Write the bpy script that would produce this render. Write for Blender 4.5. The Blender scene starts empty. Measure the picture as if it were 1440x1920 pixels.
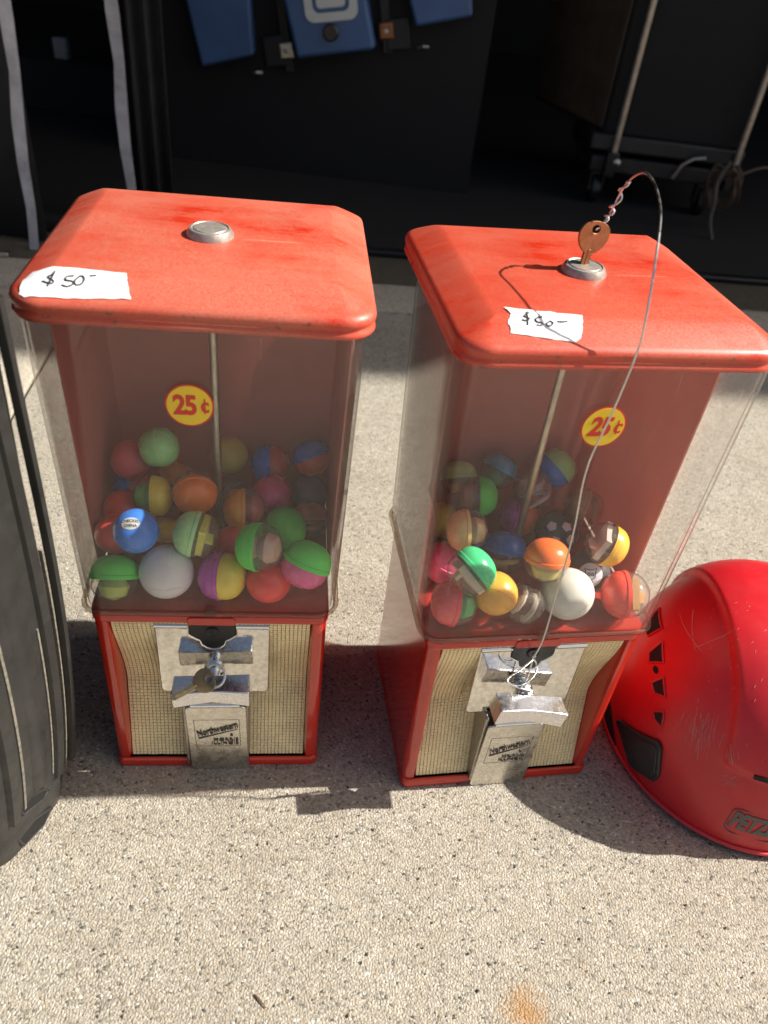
import bpy, bmesh, math, random
from mathutils import Vector, Matrix
random.seed(7)
PI = math.pi
SC = bpy.context.scene
COL = SC.collection

# ------------------------------------------------------------------ camera
F_PX, PITCH, ROLL, CAM_H = 1462.73, 0.66334, 0.12580, 0.64384
cam = bpy.data.cameras.new("camera")
cam_o = bpy.data.objects.new("camera", cam)
COL.objects.link(cam_o)
fw = Vector((0, math.cos(PITCH), -math.sin(PITCH)))
rt = Vector((1, 0, 0))
up = rt.cross(fw)
CR = math.cos(ROLL) * rt + math.sin(ROLL) * up
CU = -math.sin(ROLL) * rt + math.cos(ROLL) * up
M = Matrix((CR, CU, -fw)).transposed().to_4x4()
M.translation = Vector((0, 0, CAM_H))
cam_o.matrix_world = M
cam.sensor_fit = 'VERTICAL'
cam.sensor_height = 24.0
cam.sensor_width = 18.0
cam.lens = 24.0 * F_PX / 1920.0
cam.clip_start = 0.02
cam.clip_end = 500
cam.dof.use_dof = True
cam.dof.focus_distance = 0.62
cam.dof.aperture_fstop = 4.8
SC.camera = cam_o

# ------------------------------------------------------------------ light
SUN_DIR = Vector((1.1, 0.19, 1.0)).normalized()
world = bpy.data.worlds.new("World")
SC.world = world
world.use_nodes = True
wn = world.node_tree.nodes
bg = wn["Background"]
sky = wn.new("ShaderNodeTexSky")
sky.sky_type = 'NISHITA'
sky.sun_disc = False
sky.sun_elevation = math.asin(SUN_DIR.z)
sky.sun_rotation = math.atan2(SUN_DIR.x, SUN_DIR.y)
sky.air_density = 1.0
sky.dust_density = 5.0
sky.ozone_density = 0.4
world.node_tree.links.new(sky.outputs[0], bg.inputs[0])
bg.inputs[1].default_value = 0.066
sun = bpy.data.lights.new("sun", 'SUN')
sun.energy = 4.6
sun.angle = math.radians(0.53)
sun.color = (1.0, 0.95, 0.865)
sun_o = bpy.data.objects.new("sun", sun)
COL.objects.link(sun_o)
sun_o.rotation_euler = SUN_DIR.to_track_quat('Z', 'Y').to_euler()
sun_o.location = (3, 0.5, 4)
SC.view_settings.view_transform = 'Standard'
SC.view_settings.look = 'None'
SC.view_settings.gamma = 1
SC.view_settings.use_curve_mapping = False
SC.view_settings.exposure = 0.95
SC.cycles.transparent_max_bounces = 40
SC.cycles.max_bounces = 10
SC.cycles.caustics_reflective = False

# ------------------------------------------------------------------ materials
def nodes_of(name):
    m = bpy.data.materials.new(name)
    m.use_nodes = True
    nt = m.node_tree
    return m, nt, nt.nodes["Principled BSDF"]

def N(nt, kind, **kw):
    n = nt.nodes.new(kind)
    for k, v in kw.items():
        if k.startswith("i_"):
            n.inputs[int(k[2:])].default_value = v
        else:
            setattr(n, k, v)
    return n

def noise(nt, scale, detail=4, rough=0.6, vec=None):
    n = nt.nodes.new("ShaderNodeTexNoise")
    n.inputs["Scale"].default_value = scale
    n.inputs["Detail"].default_value = detail
    n.inputs["Roughness"].default_value = rough
    if vec is not None:
        nt.links.new(vec, n.inputs["Vector"])
    return n.outputs["Fac"]

def ramp(nt, fac, stops):
    r = nt.nodes.new("ShaderNodeValToRGB")
    e = r.color_ramp.elements
    while len(e) < len(stops):
        e.new(0.5)
    for i, (p, c) in enumerate(stops):
        e[i].position = p
        e[i].color = (c[0], c[1], c[2], 1) if not isinstance(c, (int, float)) else (c, c, c, 1)
    nt.links.new(fac, r.inputs[0])
    return r.outputs[0]

def mixc(nt, fac, a, b, mode='MIX'):
    n = nt.nodes.new("ShaderNodeMix")
    n.data_type = 'RGBA'
    n.blend_type = mode
    for s, v in ((0, fac), (6, a), (7, b)):
        if hasattr(v, "is_output"):
            nt.links.new(v, n.inputs[s])
        else:
            n.inputs[s].default_value = v if s == 0 else (v[0], v[1], v[2], 1)
    return n.outputs[2]

def mth(nt, op, a, b=0.0, c=0.0):
    n = nt.nodes.new("ShaderNodeMath")
    n.operation = op
    for i, v in enumerate((a, b, c)):
        if hasattr(v, "is_output"):
            nt.links.new(v, n.inputs[i])
        else:
            n.inputs[i].default_value = v
    return n.outputs[0]

def objco(nt):
    return nt.nodes.new("ShaderNodeTexCoord").outputs["Object"]

def bump(nt, h, strength, dist, bsdf):
    b = nt.nodes.new("ShaderNodeBump")
    b.inputs["Strength"].default_value = strength
    b.inputs["Distance"].default_value = dist
    nt.links.new(h, b.inputs["Height"])
    nt.links.new(b.outputs[0], bsdf.inputs["Normal"])

def plain(name, col, rough=0.5, metal=0.0, var=0.12, scale=60, bmp=0.0, coat=0.0, ior=1.5, vrough=0.0):
    m, nt, b = nodes_of(name)
    co = objco(nt)
    n = noise(nt, scale, 5, 0.6, co)
    dark = tuple(max(0, c * (1 - var)) for c in col)
    lite = tuple(min(1, c * (1 + var)) for c in col)
    nt.links.new(ramp(nt, n, [(0.3, dark), (0.7, lite)]), b.inputs["Base Color"])
    b.inputs["Roughness"].default_value = rough
    if vrough:
        nt.links.new(ramp(nt, noise(nt, scale * 1.7, 4, 0.6, co), [(0.3, max(0, rough - vrough)), (0.7, min(1, rough + vrough))]), b.inputs["Roughness"])
    b.inputs["Metallic"].default_value = metal
    b.inputs["IOR"].default_value = ior
    b.inputs["Coat Weight"].default_value = coat
    b.inputs["Coat Roughness"].default_value = 0.08
    if bmp:
        bump(nt, noise(nt, scale * 4, 4, 0.7, co), bmp, 0.0006, b)
    return m

def concrete(name, tint=(1, 1, 1), wear=1.0):
    m, nt, b = nodes_of(name)
    co = objco(nt)
    # warped coordinates so that the grains are ragged
    nz = nt.nodes.new("ShaderNodeTexNoise"); nz.inputs["Scale"].default_value = 230; nz.inputs["Detail"].default_value = 2
    nt.links.new(co, nz.inputs["Vector"])
    ad = nt.nodes.new("ShaderNodeVectorMath"); ad.operation = 'MULTIPLY_ADD'
    nt.links.new(nz.outputs["Color"], ad.inputs[0]); ad.inputs[1].default_value = (0.0022, 0.0022, 0.0022); nt.links.new(co, ad.inputs[2])
    wc = ad.outputs[0]
    def vor(scale, feat='F1'):
        v = nt.nodes.new("ShaderNodeTexVoronoi"); v.feature = feat
        v.inputs["Scale"].default_value = scale
        v.inputs["Randomness"].default_value = 1.0
        nt.links.new(wc, v.inputs["Vector"])
        return v
    v1 = vor(480)
    sep = nt.nodes.new("ShaderNodeSeparateColor"); nt.links.new(v1.outputs["Color"], sep.inputs[0])
    t = tint
    C = lambda r, g, bb: (r * t[0], g * t[1], bb * t[2])
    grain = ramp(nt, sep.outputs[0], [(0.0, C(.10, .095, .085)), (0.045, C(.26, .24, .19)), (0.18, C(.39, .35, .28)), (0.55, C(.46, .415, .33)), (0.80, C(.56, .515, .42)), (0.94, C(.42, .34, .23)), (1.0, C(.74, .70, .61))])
    v2 = vor(190)
    sep2 = nt.nodes.new("ShaderNodeSeparateColor"); nt.links.new(v2.outputs["Color"], sep2.inputs[0])
    big = mth(nt, 'MULTIPLY', mth(nt, 'GREATER_THAN', sep2.outputs[1], 0.62), mth(nt, 'LESS_THAN', v2.outputs["Distance"], mth(nt, 'MULTIPLY', sep2.outputs[2], 0.36)))
    bigc = ramp(nt, sep2.outputs[0], [(0.0, C(.045, .045, .05)), (0.16, C(.16, .145, .12)), (0.32, C(.34, .25, .15)), (0.6, C(.50, .45, .35)), (1.0, C(.66, .62, .53))])
    col = mixc(nt, big, grain, bigc)
    # cement paste in the gaps
    edge = ramp(nt, v1.outputs["Distance"], [(0.40, 0.0), (0.75, 1.0)])
    col = mixc(nt, mth(nt, 'MULTIPLY', edge, 0.30), col, C(.27, .24, .185))
    # broad stains
    large = noise(nt, 3.2, 6, 0.62, co)
    col = mixc(nt, 0.75, col, ramp(nt, large, [(0.32, (.80, .775, .75)), (0.5, (.97, .96, .95)), (0.68, (1.0, 1.0, 1.0))]), 'MULTIPLY')
    mid = noise(nt, 22, 5, 0.65, co)
    col = mixc(nt, 0.5 * wear, col, ramp(nt, mid, [(0.3, (.80, .78, .75)), (0.62, (1, 1, 1))]), 'MULTIPLY')
    # rust stain
    mp = nt.nodes.new("ShaderNodeVectorMath"); mp.operation = 'DISTANCE'
    nt.links.new(co, mp.inputs[0]); mp.inputs[1].default_value = (0.153, 0.240, 0.0)
    rs = ramp(nt, mth(nt, 'ADD', mp.outputs["Value"], mth(nt, 'MULTIPLY', mth(nt, 'SUBTRACT', noise(nt, 55, 4, 0.7, co), 0.5), 0.035)), [(0.004, 0.75), (0.024, 0.0)])
    col = mixc(nt, rs, col, (.42, .22, .07))
    nt.links.new(col, b.inputs["Base Color"])
    b.inputs["Roughness"].default_value = 0.88
    b.inputs["Specular IOR Level"].default_value = 0.3
    h = mth(nt, 'SUBTRACT', mth(nt, 'MULTIPLY', noise(nt, 620, 4, 0.65, co), 0.9), mth(nt, 'MULTIPLY', v1.outputs["Distance"], 0.65))
    bump(nt, h, 0.95, 0.0014, b)
    return m

def dusty_red(name, dust_amt):
    m, nt, b = nodes_of(name)
    co = objco(nt)
    base = ramp(nt, noise(nt, 14, 4, 0.6, co), [(0.35, (.48, .026, .009)), (0.65, (.58, .038, .014))])
    n1 = noise(nt, 11, 6, 0.62, co)
    st = nt.nodes.new("ShaderNodeMapping"); st.inputs["Scale"].default_value = (9, 55, 20); st.inputs["Rotation"].default_value = (0, 0, 0.35)
    nt.links.new(co, st.inputs["Vector"])
    n2 = noise(nt, 1.0, 5, 0.7, st.outputs[0])
    d = mth(nt, 'ADD', mth(nt, 'MULTIPLY', n1, 0.75), mth(nt, 'MULTIPLY', n2, 0.35))
    mask = ramp(nt, d, [(0.43, 0.03), (0.475, 0.55), (0.60, 1.0)])
    fine = ramp(nt, noise(nt, 850, 3, 0.65, co), [(0.36, 0.42), (0.64, 1.0)])
    dm = mth(nt, 'MULTIPLY', mth(nt, 'MULTIPLY', mask, fine), dust_amt)
    col = mixc(nt, dm, base, (.42, .205, .13))
    # thin scratches
    wv = nt.nodes.new("ShaderNodeMapping"); wv.inputs["Scale"].default_value = (14, 260, 14); wv.inputs["Rotation"].default_value = (0, 0, -0.5)
    nt.links.new(co, wv.inputs["Vector"])
    sc = ramp(nt, noise(nt, 1.0, 2, 0.5, wv.outputs[0]), [(0.73, 0.0), (0.76, 0.35)])
    col = mixc(nt, mth(nt, 'MULTIPLY', sc, dust_amt), col, (.80, .50, .38))
    sz = nt.nodes.new("ShaderNodeSeparateXYZ"); nt.links.new(co, sz.inputs[0])
    low = mth(nt, "LESS_THAN", sz.outputs[2], 0.4455)
    chip = ramp(nt, noise(nt, 95, 5, 0.7, co), [(0.60, 0.0), (0.63, 0.85)])
    col = mixc(nt, mth(nt, "MULTIPLY", low, chip), col, (.16, .075, .04))
    nt.links.new(col, b.inputs["Base Color"])
    rg = mth(nt, 'MULTIPLY_ADD', dm, 0.75, 0.24)
    nt.links.new(rg, b.inputs["Roughness"])
    bump(nt, noise(nt, 700, 3, 0.6, co), 0.12, 0.0004, b)
    return m

def clear_plastic(name, tint=(.90, .88, .85), haze=0.10, hazecol=(.42, .33, .27), edge=(.38, .33, .29), scr=1.0, fres=1.0):
    m = bpy.data.materials.new(name)
    m.use_nodes = True
    nt = m.node_tree
    nt.nodes.clear()
    out = nt.nodes.new("ShaderNodeOutputMaterial")
    co = objco(nt)
    tr = nt.nodes.new("ShaderNodeBsdfTransparent")
    lf = nt.nodes.new("ShaderNodeLayerWeight"); lf.inputs[0].default_value = 0.5
    nt.links.new(mixc(nt, ramp(nt, lf.outputs["Facing"], [(0.62, 0.0), (1.0, 1.0)]), tint, edge), tr.inputs[0])
    gl = nt.nodes.new("ShaderNodeBsdfGlossy"); gl.inputs["Roughness"].default_value = 0.025
    df = nt.nodes.new("ShaderNodeBsdfDiffuse")
    df.inputs[0].default_value = (*hazecol, 1)
    tl = nt.nodes.new("ShaderNodeBsdfTranslucent"); tl.inputs[0].default_value = (*hazecol, 1)
    hz = nt.nodes.new("ShaderNodeMixShader"); hz.inputs[0].default_value = 0.4
    nt.links.new(df.outputs[0], hz.inputs[1]); nt.links.new(tl.outputs[0], hz.inputs[2])
    smear = ramp(nt, noise(nt, 9, 5, 0.65, co), [(0.3, haze * 0.55), (0.7, haze * 1.45)])
    mp = nt.nodes.new("ShaderNodeMapping"); mp.inputs["Scale"].default_value = (520, 520, 12); mp.inputs["Rotation"].default_value = (0.25, 0.2, 0)
    nt.links.new(co, mp.inputs["Vector"])
    s1 = ramp(nt, noise(nt, 1.0, 2, 0.5, mp.outputs[0]), [(0.72, 0.0), (0.78, 0.28 * scr)])
    mp2 = nt.nodes.new("ShaderNodeMapping"); mp2.inputs["Scale"].default_value = (22, 22, 620); mp2.inputs["Rotation"].default_value = (0.1, 0.25, 0)
    nt.links.new(co, mp2.inputs["Vector"])
    s2 = ramp(nt, noise(nt, 1.0, 2, 0.5, mp2.outputs[0]), [(0.76, 0.0), (0.80, 0.25 * scr)])
    hf = mth(nt, 'ADD', mth(nt, 'ADD', smear, s1), s2)
    m1 = nt.nodes.new("ShaderNodeMixShader")
    nt.links.new(hf, m1.inputs[0]); nt.links.new(tr.outputs[0], m1.inputs[1]); nt.links.new(hz.outputs[0], m1.inputs[2])
    lw = nt.nodes.new("ShaderNodeLayerWeight"); lw.inputs[0].default_value = 0.5
    ff = mth(nt, 'MULTIPLY', mth(nt, 'MULTIPLY_ADD', mth(nt, 'POWER', lw.outputs["Facing"], 5.0), 0.95, 0.025), fres)
    ff = mth(nt, 'MINIMUM', ff, 1.0)
    m2 = nt.nodes.new("ShaderNodeMixShader")
    nt.links.new(ff, m2.inputs[0]); nt.links.new(m1.outputs[0], m2.inputs[1]); nt.links.new(gl.outputs[0], m2.inputs[2])
    nt.links.new(m2.outputs[0], out.inputs[0])
    return m

def chrome(name, col=(.80, .79, .77), rough=0.12, mottled=0.25):
    m, nt, b = nodes_of(name)
    co = objco(nt)
    n = noise(nt, 240, 5, 0.7, co)
    nt.links.new(mixc(nt, mottled, col, ramp(nt, n, [(0.35, tuple(c * .62 for c in col)), (0.6, col)])), b.inputs["Base Color"])
    b.inputs["Metallic"].default_value = 1
    nt.links.new(ramp(nt, noise(nt, 90, 4, 0.7, co), [(0.3, rough * 0.6), (0.7, rough * 1.8)]), b.inputs["Roughness"])
    bump(nt, noise(nt, 420, 3, 0.6, co), 0.10, 0.0004, b)
    return m

MT = {}
MT['concrete'] = concrete("concrete_exposed", (1.05, 1.065, 1.11))
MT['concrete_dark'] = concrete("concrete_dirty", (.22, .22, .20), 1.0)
MT['soil'] = plain("joint_filler", (.02, .018, .016), 0.95)
MT['lid1'] = dusty_red("red_paint_dusty", 0.62)
MT['lid2'] = dusty_red("red_paint_light_dust", 0.42)
MT['red'] = plain("red_enamel", (.50, .022, .010), 0.20, var=0.10, scale=30, bmp=0.05, coat=0.5)
MT['liner'] = plain("red_liner", (.66, .25, .205), 0.45, var=0.08, scale=20)
_nt = MT['liner'].node_tree
_p = _nt.nodes["Principled BSDF"]; _o = next(n for n in _nt.nodes if n.type == 'OUTPUT_MATERIAL')
_t = _nt.nodes.new("ShaderNodeBsdfTranslucent"); _t.inputs[0].default_value = (.62, .22, .17, 1)
_m = _nt.nodes.new("ShaderNodeMixShader"); _m.inputs[0].default_value = 0.30
_nt.links.new(_p.outputs[0], _m.inputs[1]); _nt.links.new(_t.outputs[0], _m.inputs[2]); _nt.links.new(_m.outputs[0], _o.inputs[0])
MT['globe'] = clear_plastic("scuffed_clear_plastic", (.996, .993, .989), 0.032, (.78, .72, .67))
MT['globe_rim'] = clear_plastic("clear_plastic_bead", (.78, .72, .67), 0.07, fres=1.2)
MT['dome'] = clear_plastic("clear_capsule_plastic", (.95, .94, .92), 0.12, (.6, .55, .5), scr=0.3, fres=1.8)
MT['chrome'] = chrome("polished_chrome", rough=0.05, mottled=0.12)
MT['scuffed'] = chrome('scuffed_chrome', (.80, .79, .80), 0.20, 0.35)
MT['plate'] = chrome("chrome_plate_painted_reflection", (.82, .80, .75), 0.05, 0.75)  # strong colour mottle paints the reflected ground grain into the plate
MT['door'] = chrome("cast_metal_door", (.74, .71, .64), 0.24, 0.6)
MT['steel'] = chrome("dull_steel", (.46, .44, .40), 0.35, 0.3)
MT['lockm'] = plain('dull_cast_zinc', (.40, .37, .33), 0.42, metal=0.55, var=0.25, scale=160, bmp=0.3)
MT['emboss'] = plain('emboss_painted_shade', (.11, .10, .09), 0.45, metal=0.6)  # darker than the flap: shading of the relief put into the colour
MT['rod'] = chrome("worn_rod_metal", (.50, .46, .38), 0.38, 0.3)
MT['wire'] = chrome("galvanised_wire", (.56, .56, .55), 0.28, 0.2)
MT['brass'] = chrome("tarnished_brass", (.36, .26, .14), 0.38, 0.6)
MT['brassbright'] = chrome('bright_worn_brass', (.72, .55, .27), 0.3, 0.4)
MT['copper'] = chrome("brown_key_metal", (.34, .15, .075), 0.45, 0.5)
MT['black'] = plain("black_enamel", (.012, .012, .013), 0.3, var=0.3)
MT['cream'] = plain("cream_grille_vinyl", (.92, .75, .44), 0.5, var=0.12, scale=45)
MT['creamdark'] = plain("grille_groove_tan", (.58, .42, .21), 0.8, var=0.25, scale=120)  # backing sheet, a deeper tan than the raised cells
MT['tape'] = plain("white_masking_tape", (.80, .80, .82), 0.75, var=0.04, scale=160, bmp=0.3)
MT['ink'] = plain("black_ink", (.02, .02, .025), 0.6)
MT['yellow'] = plain("yellow_sticker", (.80, .55, .025), 0.35, var=0.05)
MT['redink'] = plain("red_print", (.60, .035, .02), 0.4, var=0.05)
MT['casep'] = plain("black_moulded_plastic", (.021, .0205, .0195), 0.48, var=0.3, scale=40, bmp=0.45, vrough=0.12)
MT['dust'] = plain("dusty_seam", (.16, .145, .115), 0.9, var=0.4, scale=260)
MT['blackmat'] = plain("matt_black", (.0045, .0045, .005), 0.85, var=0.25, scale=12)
MT['fabric'] = plain("black_canvas", (.012, .012, .013), 0.9, var=0.25, scale=30, bmp=0.3)
MT['strap'] = plain("grey_webbing", (.36, .36, .39), 0.85, var=0.28, scale=26, bmp=0.4)
MT['blue'] = plain("blue_plastic", (.045, .105, .245), 0.45, var=0.15, scale=9)
MT['white'] = plain("off_white_plastic", (.55, .57, .55), 0.5, var=0.05)
MT['brown'] = plain("brown_plywood", (.070, .046, .028), 0.7, var=0.3, scale=18)
MT['pole'] = plain("scuffed_steel_pole", (.42, .36, .30), 0.4, metal=0.6, var=0.2)
MT['cable'] = plain("brown_cable", (.06, .035, .02), 0.6)
MT['helmet'] = plain("red_helmet_shell", (.53, .014, .022), 0.42, var=0.10, scale=22, bmp=0.06, vrough=0.10)
MT['scuff'] = plain("pale_scuff", (.62, .22, .20), 0.7)
MT['logo'] = plain("grey_print", (.10, .085, .075), 0.5)
MT['wood'] = plain("dry_twig", (.16, .09, .04), 0.85)
MT['ring'] = plain("pale_plastic_ring", (.52, .53, .54), 0.35)

def cap_mat(col, rough=0.27):
    col = tuple(min(.85, c * (1.55 if max(col) < .5 else 1.3) + .01) for c in col)
    key = 'cap_%.2f_%.2f_%.2f' % col
    if key not in MT:
        MT[key] = plain("coloured_plastic", col, rough, var=0.08, scale=60, vrough=0.06)
        MT[key].node_tree.nodes["Principled BSDF"].inputs["Subsurface Weight"].default_value = 0.0
    return MT[key]

# ------------------------------------------------------------------ helpers
class MB:
    def __init__(self):
        self.v = []; self.f = []
    def add(self, verts, faces):
        o = len(self.v)
        self.v += [tuple(p) for p in verts]
        self.f += [tuple(i + o for i in f) for f in faces]
        return self
    def box(self, x0, x1, y0, y1, z0, z1):
        return self.add([(x0, y0, z0), (x1, y0, z0), (x1, y1, z0), (x0, y1, z0), (x0, y0, z1), (x1, y0, z1), (x1, y1, z1), (x0, y1, z1)],
                        [(3, 2, 1, 0), (4, 5, 6, 7), (0, 1, 5, 4), (1, 2, 6, 5), (2, 3, 7, 6), (3, 0, 4, 7)])
    def loft(self, rings, cap0=True, cap1=True, closed=True):
        n = len(rings[0]); vs = [p for r in rings for p in r]; fs = []
        for i in range(len(rings) - 1):
            for j in range(n if closed else n - 1):
                k = (j + 1) % n
                fs.append((i * n + j, i * n + k, (i + 1) * n + k, (i + 1) * n + j))
        if cap0: fs.append(tuple(range(n - 1, -1, -1)))
        if cap1: fs.append(tuple((len(rings) - 1) * n + j for j in range(n)))
        return self.add(vs, fs)
    def tube(self, path, r, seg=8, caps=True, closed=False):
        P = [Vector(p) for p in path]; rings = []
        n = len(P); prev = None
        for i in range(n):
            if closed:
                t = P[(i + 1) % n] - P[i - 1]
            else:
                t = P[min(i + 1, n - 1)] - P[max(i - 1, 0)]
            t.normalize()
            if prev is None:
                a = Vector((0, 0, 1)) if abs(t.z) < 0.9 else Vector((1, 0, 0))
                u = t.cross(a).normalized()
            else:
                u = (prev - t * prev.dot(t)).normalized()
            prev = u
            w = t.cross(u)
            rr = r[i] if isinstance(r, (list, tuple)) else r
            rings.append([P[i] + rr * (math.cos(2 * PI * k / seg) * u + math.sin(2 * PI * k / seg) * w) for k in range(seg)])
        if closed:
            rings.append(rings[0])
            return self.loft(rings, False, False)
        return self.loft(rings, caps, caps)
    def lathe(self, prof, seg=24, mat=None):
        rings = [[Vector((r * math.cos(2 * PI * k / seg), r * math.sin(2 * PI * k / seg), z)) for k in range(seg)] for r, z in prof]
        if mat is not None:
            rings = [[mat @ p for p in rg] for rg in rings]
        return self.loft(rings, True, True)
    def prism(self, poly, depth, fn):
        """poly (2-D), fn(a, b, d) -> point; extruded from d=0 to d=depth"""
        n = len(poly)
        vs = [fn(a, b, 0) for a, b in poly] + [fn(a, b, depth) for a, b in poly]
        fs = [tuple(range(n)), tuple(range(2 * n - 1, n - 1, -1))] + [((i + 1) % n, i, n + i, n + (i + 1) % n) for i in range(n)]
        return self.add(vs, fs)
    def mesh(self, name, mat, sharp=35, recalc=True):
        me = bpy.data.meshes.new(name)
        me.from_pydata(self.v, [], self.f)
        if recalc:
            bm = bmesh.new(); bm.from_mesh(me)
            bmesh.ops.recalc_face_normals(bm, faces=bm.faces)
            bm.to_mesh(me); bm.free()
        me.update()
        me.shade_smooth()
        me.set_sharp_from_angle(angle=math.radians(sharp))
        if mat is not None:
            me.materials.append(mat)
        return me
    def build(self, name, mat, parent=None, bevel=0.0, segs=2, sharp=35, loc=None, rotz=None):
        o = bpy.data.objects.new(name, self.mesh(name, mat, sharp))
        COL.objects.link(o)
        if parent is not None: o.parent = parent
        if loc is not None: o.location = loc
        if rotz is not None: o.rotation_euler = (0, 0, rotz)
        if bevel:
            b = o.modifiers.new("bevel", 'BEVEL'); b.width = bevel; b.segments = segs; b.limit_method = 'ANGLE'; b.angle_limit = math.radians(40)
            b.harden_normals = False
        return o

def tag(o, label=None, cat=None, group=None, kind=None):
    if label: o['label'] = label
    if cat: o['category'] = cat
    if group: o['group'] = group
    if kind: o['kind'] = kind
    return o

def empty(name, loc=(0, 0, 0), rotz=0.0, parent=None):
    o = bpy.data.objects.new(name, None)
    o.empty_display_size = 0.02
    COL.objects.link(o)
    o.location = loc; o.rotation_euler = (0, 0, rotz)
    if parent is not None: o.parent = parent
    return o

def rrect(hx, hy, r, z, cx=0.0, cy=0.0, n=8):
    r = max(r, 1e-4); pts = []
    for qx, qy, a0 in ((1, 1, 0), (-1, 1, 90), (-1, -1, 180), (1, -1, 270)):
        for k in range(n + 1):
            a = math.radians(a0 + 90 * k / n)
            pts.append(Vector((cx + qx * (hx - r) + r * math.cos(a), cy + qy * (hy - r) + r * math.sin(a), z)))
    return pts

def text_mesh(body, size, extrude=0.0, shear=0.0, offset=0.0, align='CENTER', spacing=1.0, line=1.0):
    cu = bpy.data.curves.new("lettering", 'FONT')
    cu.body = body; cu.size = size; cu.extrude = extrude; cu.shear = shear; cu.offset = offset
    cu.align_x = align; cu.align_y = 'CENTER'; cu.space_character = spacing; cu.space_line = line
    cu.resolution_u = 3
    o = bpy.data.objects.new("lettering", cu)
    COL.objects.link(o)
    dg = bpy.context.evaluated_depsgraph_get(); dg.update()
    me = bpy.data.meshes.new_from_object(o.evaluated_get(dg))
    COL.objects.unlink(o); bpy.data.objects.remove(o)
    return me

def place_text(name, me, mat, parent, mw):
    me.materials.clear(); me.materials.append(mat)
    o = bpy.data.objects.new(name, me)
    COL.objects.link(o); o.parent = parent
    o.matrix_local = mw
    return o

def spline(pts, n=6):
    P = [Vector(p) for p in pts]; out = []
    for i in range(len(P) - 1):
        p0 = P[max(i - 1, 0)]; p1 = P[i]; p2 = P[i + 1]; p3 = P[min(i + 2, len(P) - 1)]
        for k in range(n):
            t = k / n
            out.append(0.5 * ((2 * p1) + (p2 - p0) * t + (2 * p0 - 5 * p1 + 4 * p2 - p3) * t * t + (3 * p1 - p0 - 3 * p2 + p3) * t ** 3))
    out.append(P[-1])
    return out

# ------------------------------------------------------------------ setting: ground, floor, building
BF = math.radians(8.0)                      # the building and the slab joints are turned 8 degrees
bu, bv = Vector((math.cos(BF), math.sin(BF), 0)), Vector((-math.sin(BF), math.cos(BF), 0))
def B(u, v, z=0.0): return bu * u + bv * v + Vector((0, 0, z))

g = MB().add([(-60, -60, -.012), (60, -60, -.012), (60, 60, -.012), (-60, 60, -.012)], [(0, 1, 2, 3)]).build("ground", MT['soil'])
tag(g, kind='structure')
def slab(u0, u1, v0, v1, mat):
    e = 0.003
    rings = []
    for z, i in ((-.03, 0), (-.003, 0), (-.0008, .0009), (0, e)):
        rings.append([B(u0 + i, v0 + i, z), B(u1 - i, v0 + i, z), B(u1 - i, v1 - i, z), B(u0 + i, v1 - i, z)])
    return MB().loft(rings).build("concrete_slab", mat, g)
slab(-.4165, 40, -40, 1.4535, MT['concrete'])
slab(-40, -.4235, -40, 1.4535, MT['concrete'])
slab(-40, 40, 1.4605, 1.600, MT['concrete'])
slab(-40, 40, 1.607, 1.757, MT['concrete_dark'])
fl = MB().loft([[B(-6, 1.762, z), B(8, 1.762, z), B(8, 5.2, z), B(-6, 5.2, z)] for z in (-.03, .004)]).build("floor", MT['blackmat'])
tag(fl, kind='structure')

shed = empty("storage_shed", B(0, 1.76), BF)
tag(shed, "dark open storage building behind the machines, with an added unseen sun blocker overhead", "building")
def shed_box(name, mat, *b, **k): return MB().box(*b).build(name, mat, shed, **k)
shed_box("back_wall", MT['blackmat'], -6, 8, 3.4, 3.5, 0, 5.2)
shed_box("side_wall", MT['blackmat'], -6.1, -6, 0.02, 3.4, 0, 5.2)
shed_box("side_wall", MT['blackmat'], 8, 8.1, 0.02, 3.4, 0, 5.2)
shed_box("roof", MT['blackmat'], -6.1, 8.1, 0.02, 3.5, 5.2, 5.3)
shed_box("sun_blocker", MT['fabric'], -6.1, 12.0, -0.395, 0.018, 5.0, 5.1)  # unseen board added up high to cast the shade on the ground in front
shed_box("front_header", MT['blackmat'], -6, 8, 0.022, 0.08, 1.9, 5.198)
shed_box("threshold", MT['black'], -6, 8, -0.001, 0.028, 0.0, 0.012, bevel=0.003)
# pale metal threshold strip left of the machines
shed_box("threshold_strip", MT['steel'], -6, -.60, -.165, -.148, 0.0005, 0.009, bevel=0.002)

# ------------------------------------------------------------------ the machines
ZC, ZG0, ZG1 = 0.1985, 0.199, 0.437          # cabinet top, globe bottom, globe top
ZL, LH = 0.447, 0.011
HX, HY, LCY, LRR, LSL = .107, .1024, .0167, .022, .026
def lid_z(x, y):
    qx = abs(x) - (HX - LRR); qy = abs(y - LCY) - (HY - LRR)
    sd = math.hypot(max(qx, 0), max(qy, 0)) + min(max(qx, qy), 0) - LRR
    t = min(max(-sd / LSL, 0), 1)
    return ZL + LH * (1 - (1 - t) ** 1.18)

FY = -.0815                                   # front plane of the cabinet
def grille_y(z):
    if z > .096:
        t = (.1865 - z) / (.1865 - .096); return -.0795 + .0205 * (t * t * (3 - 2 * t)) ** .85
    t = (.096 - z) / (.096 - .0105); return -.059 - .0200 * t

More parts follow.
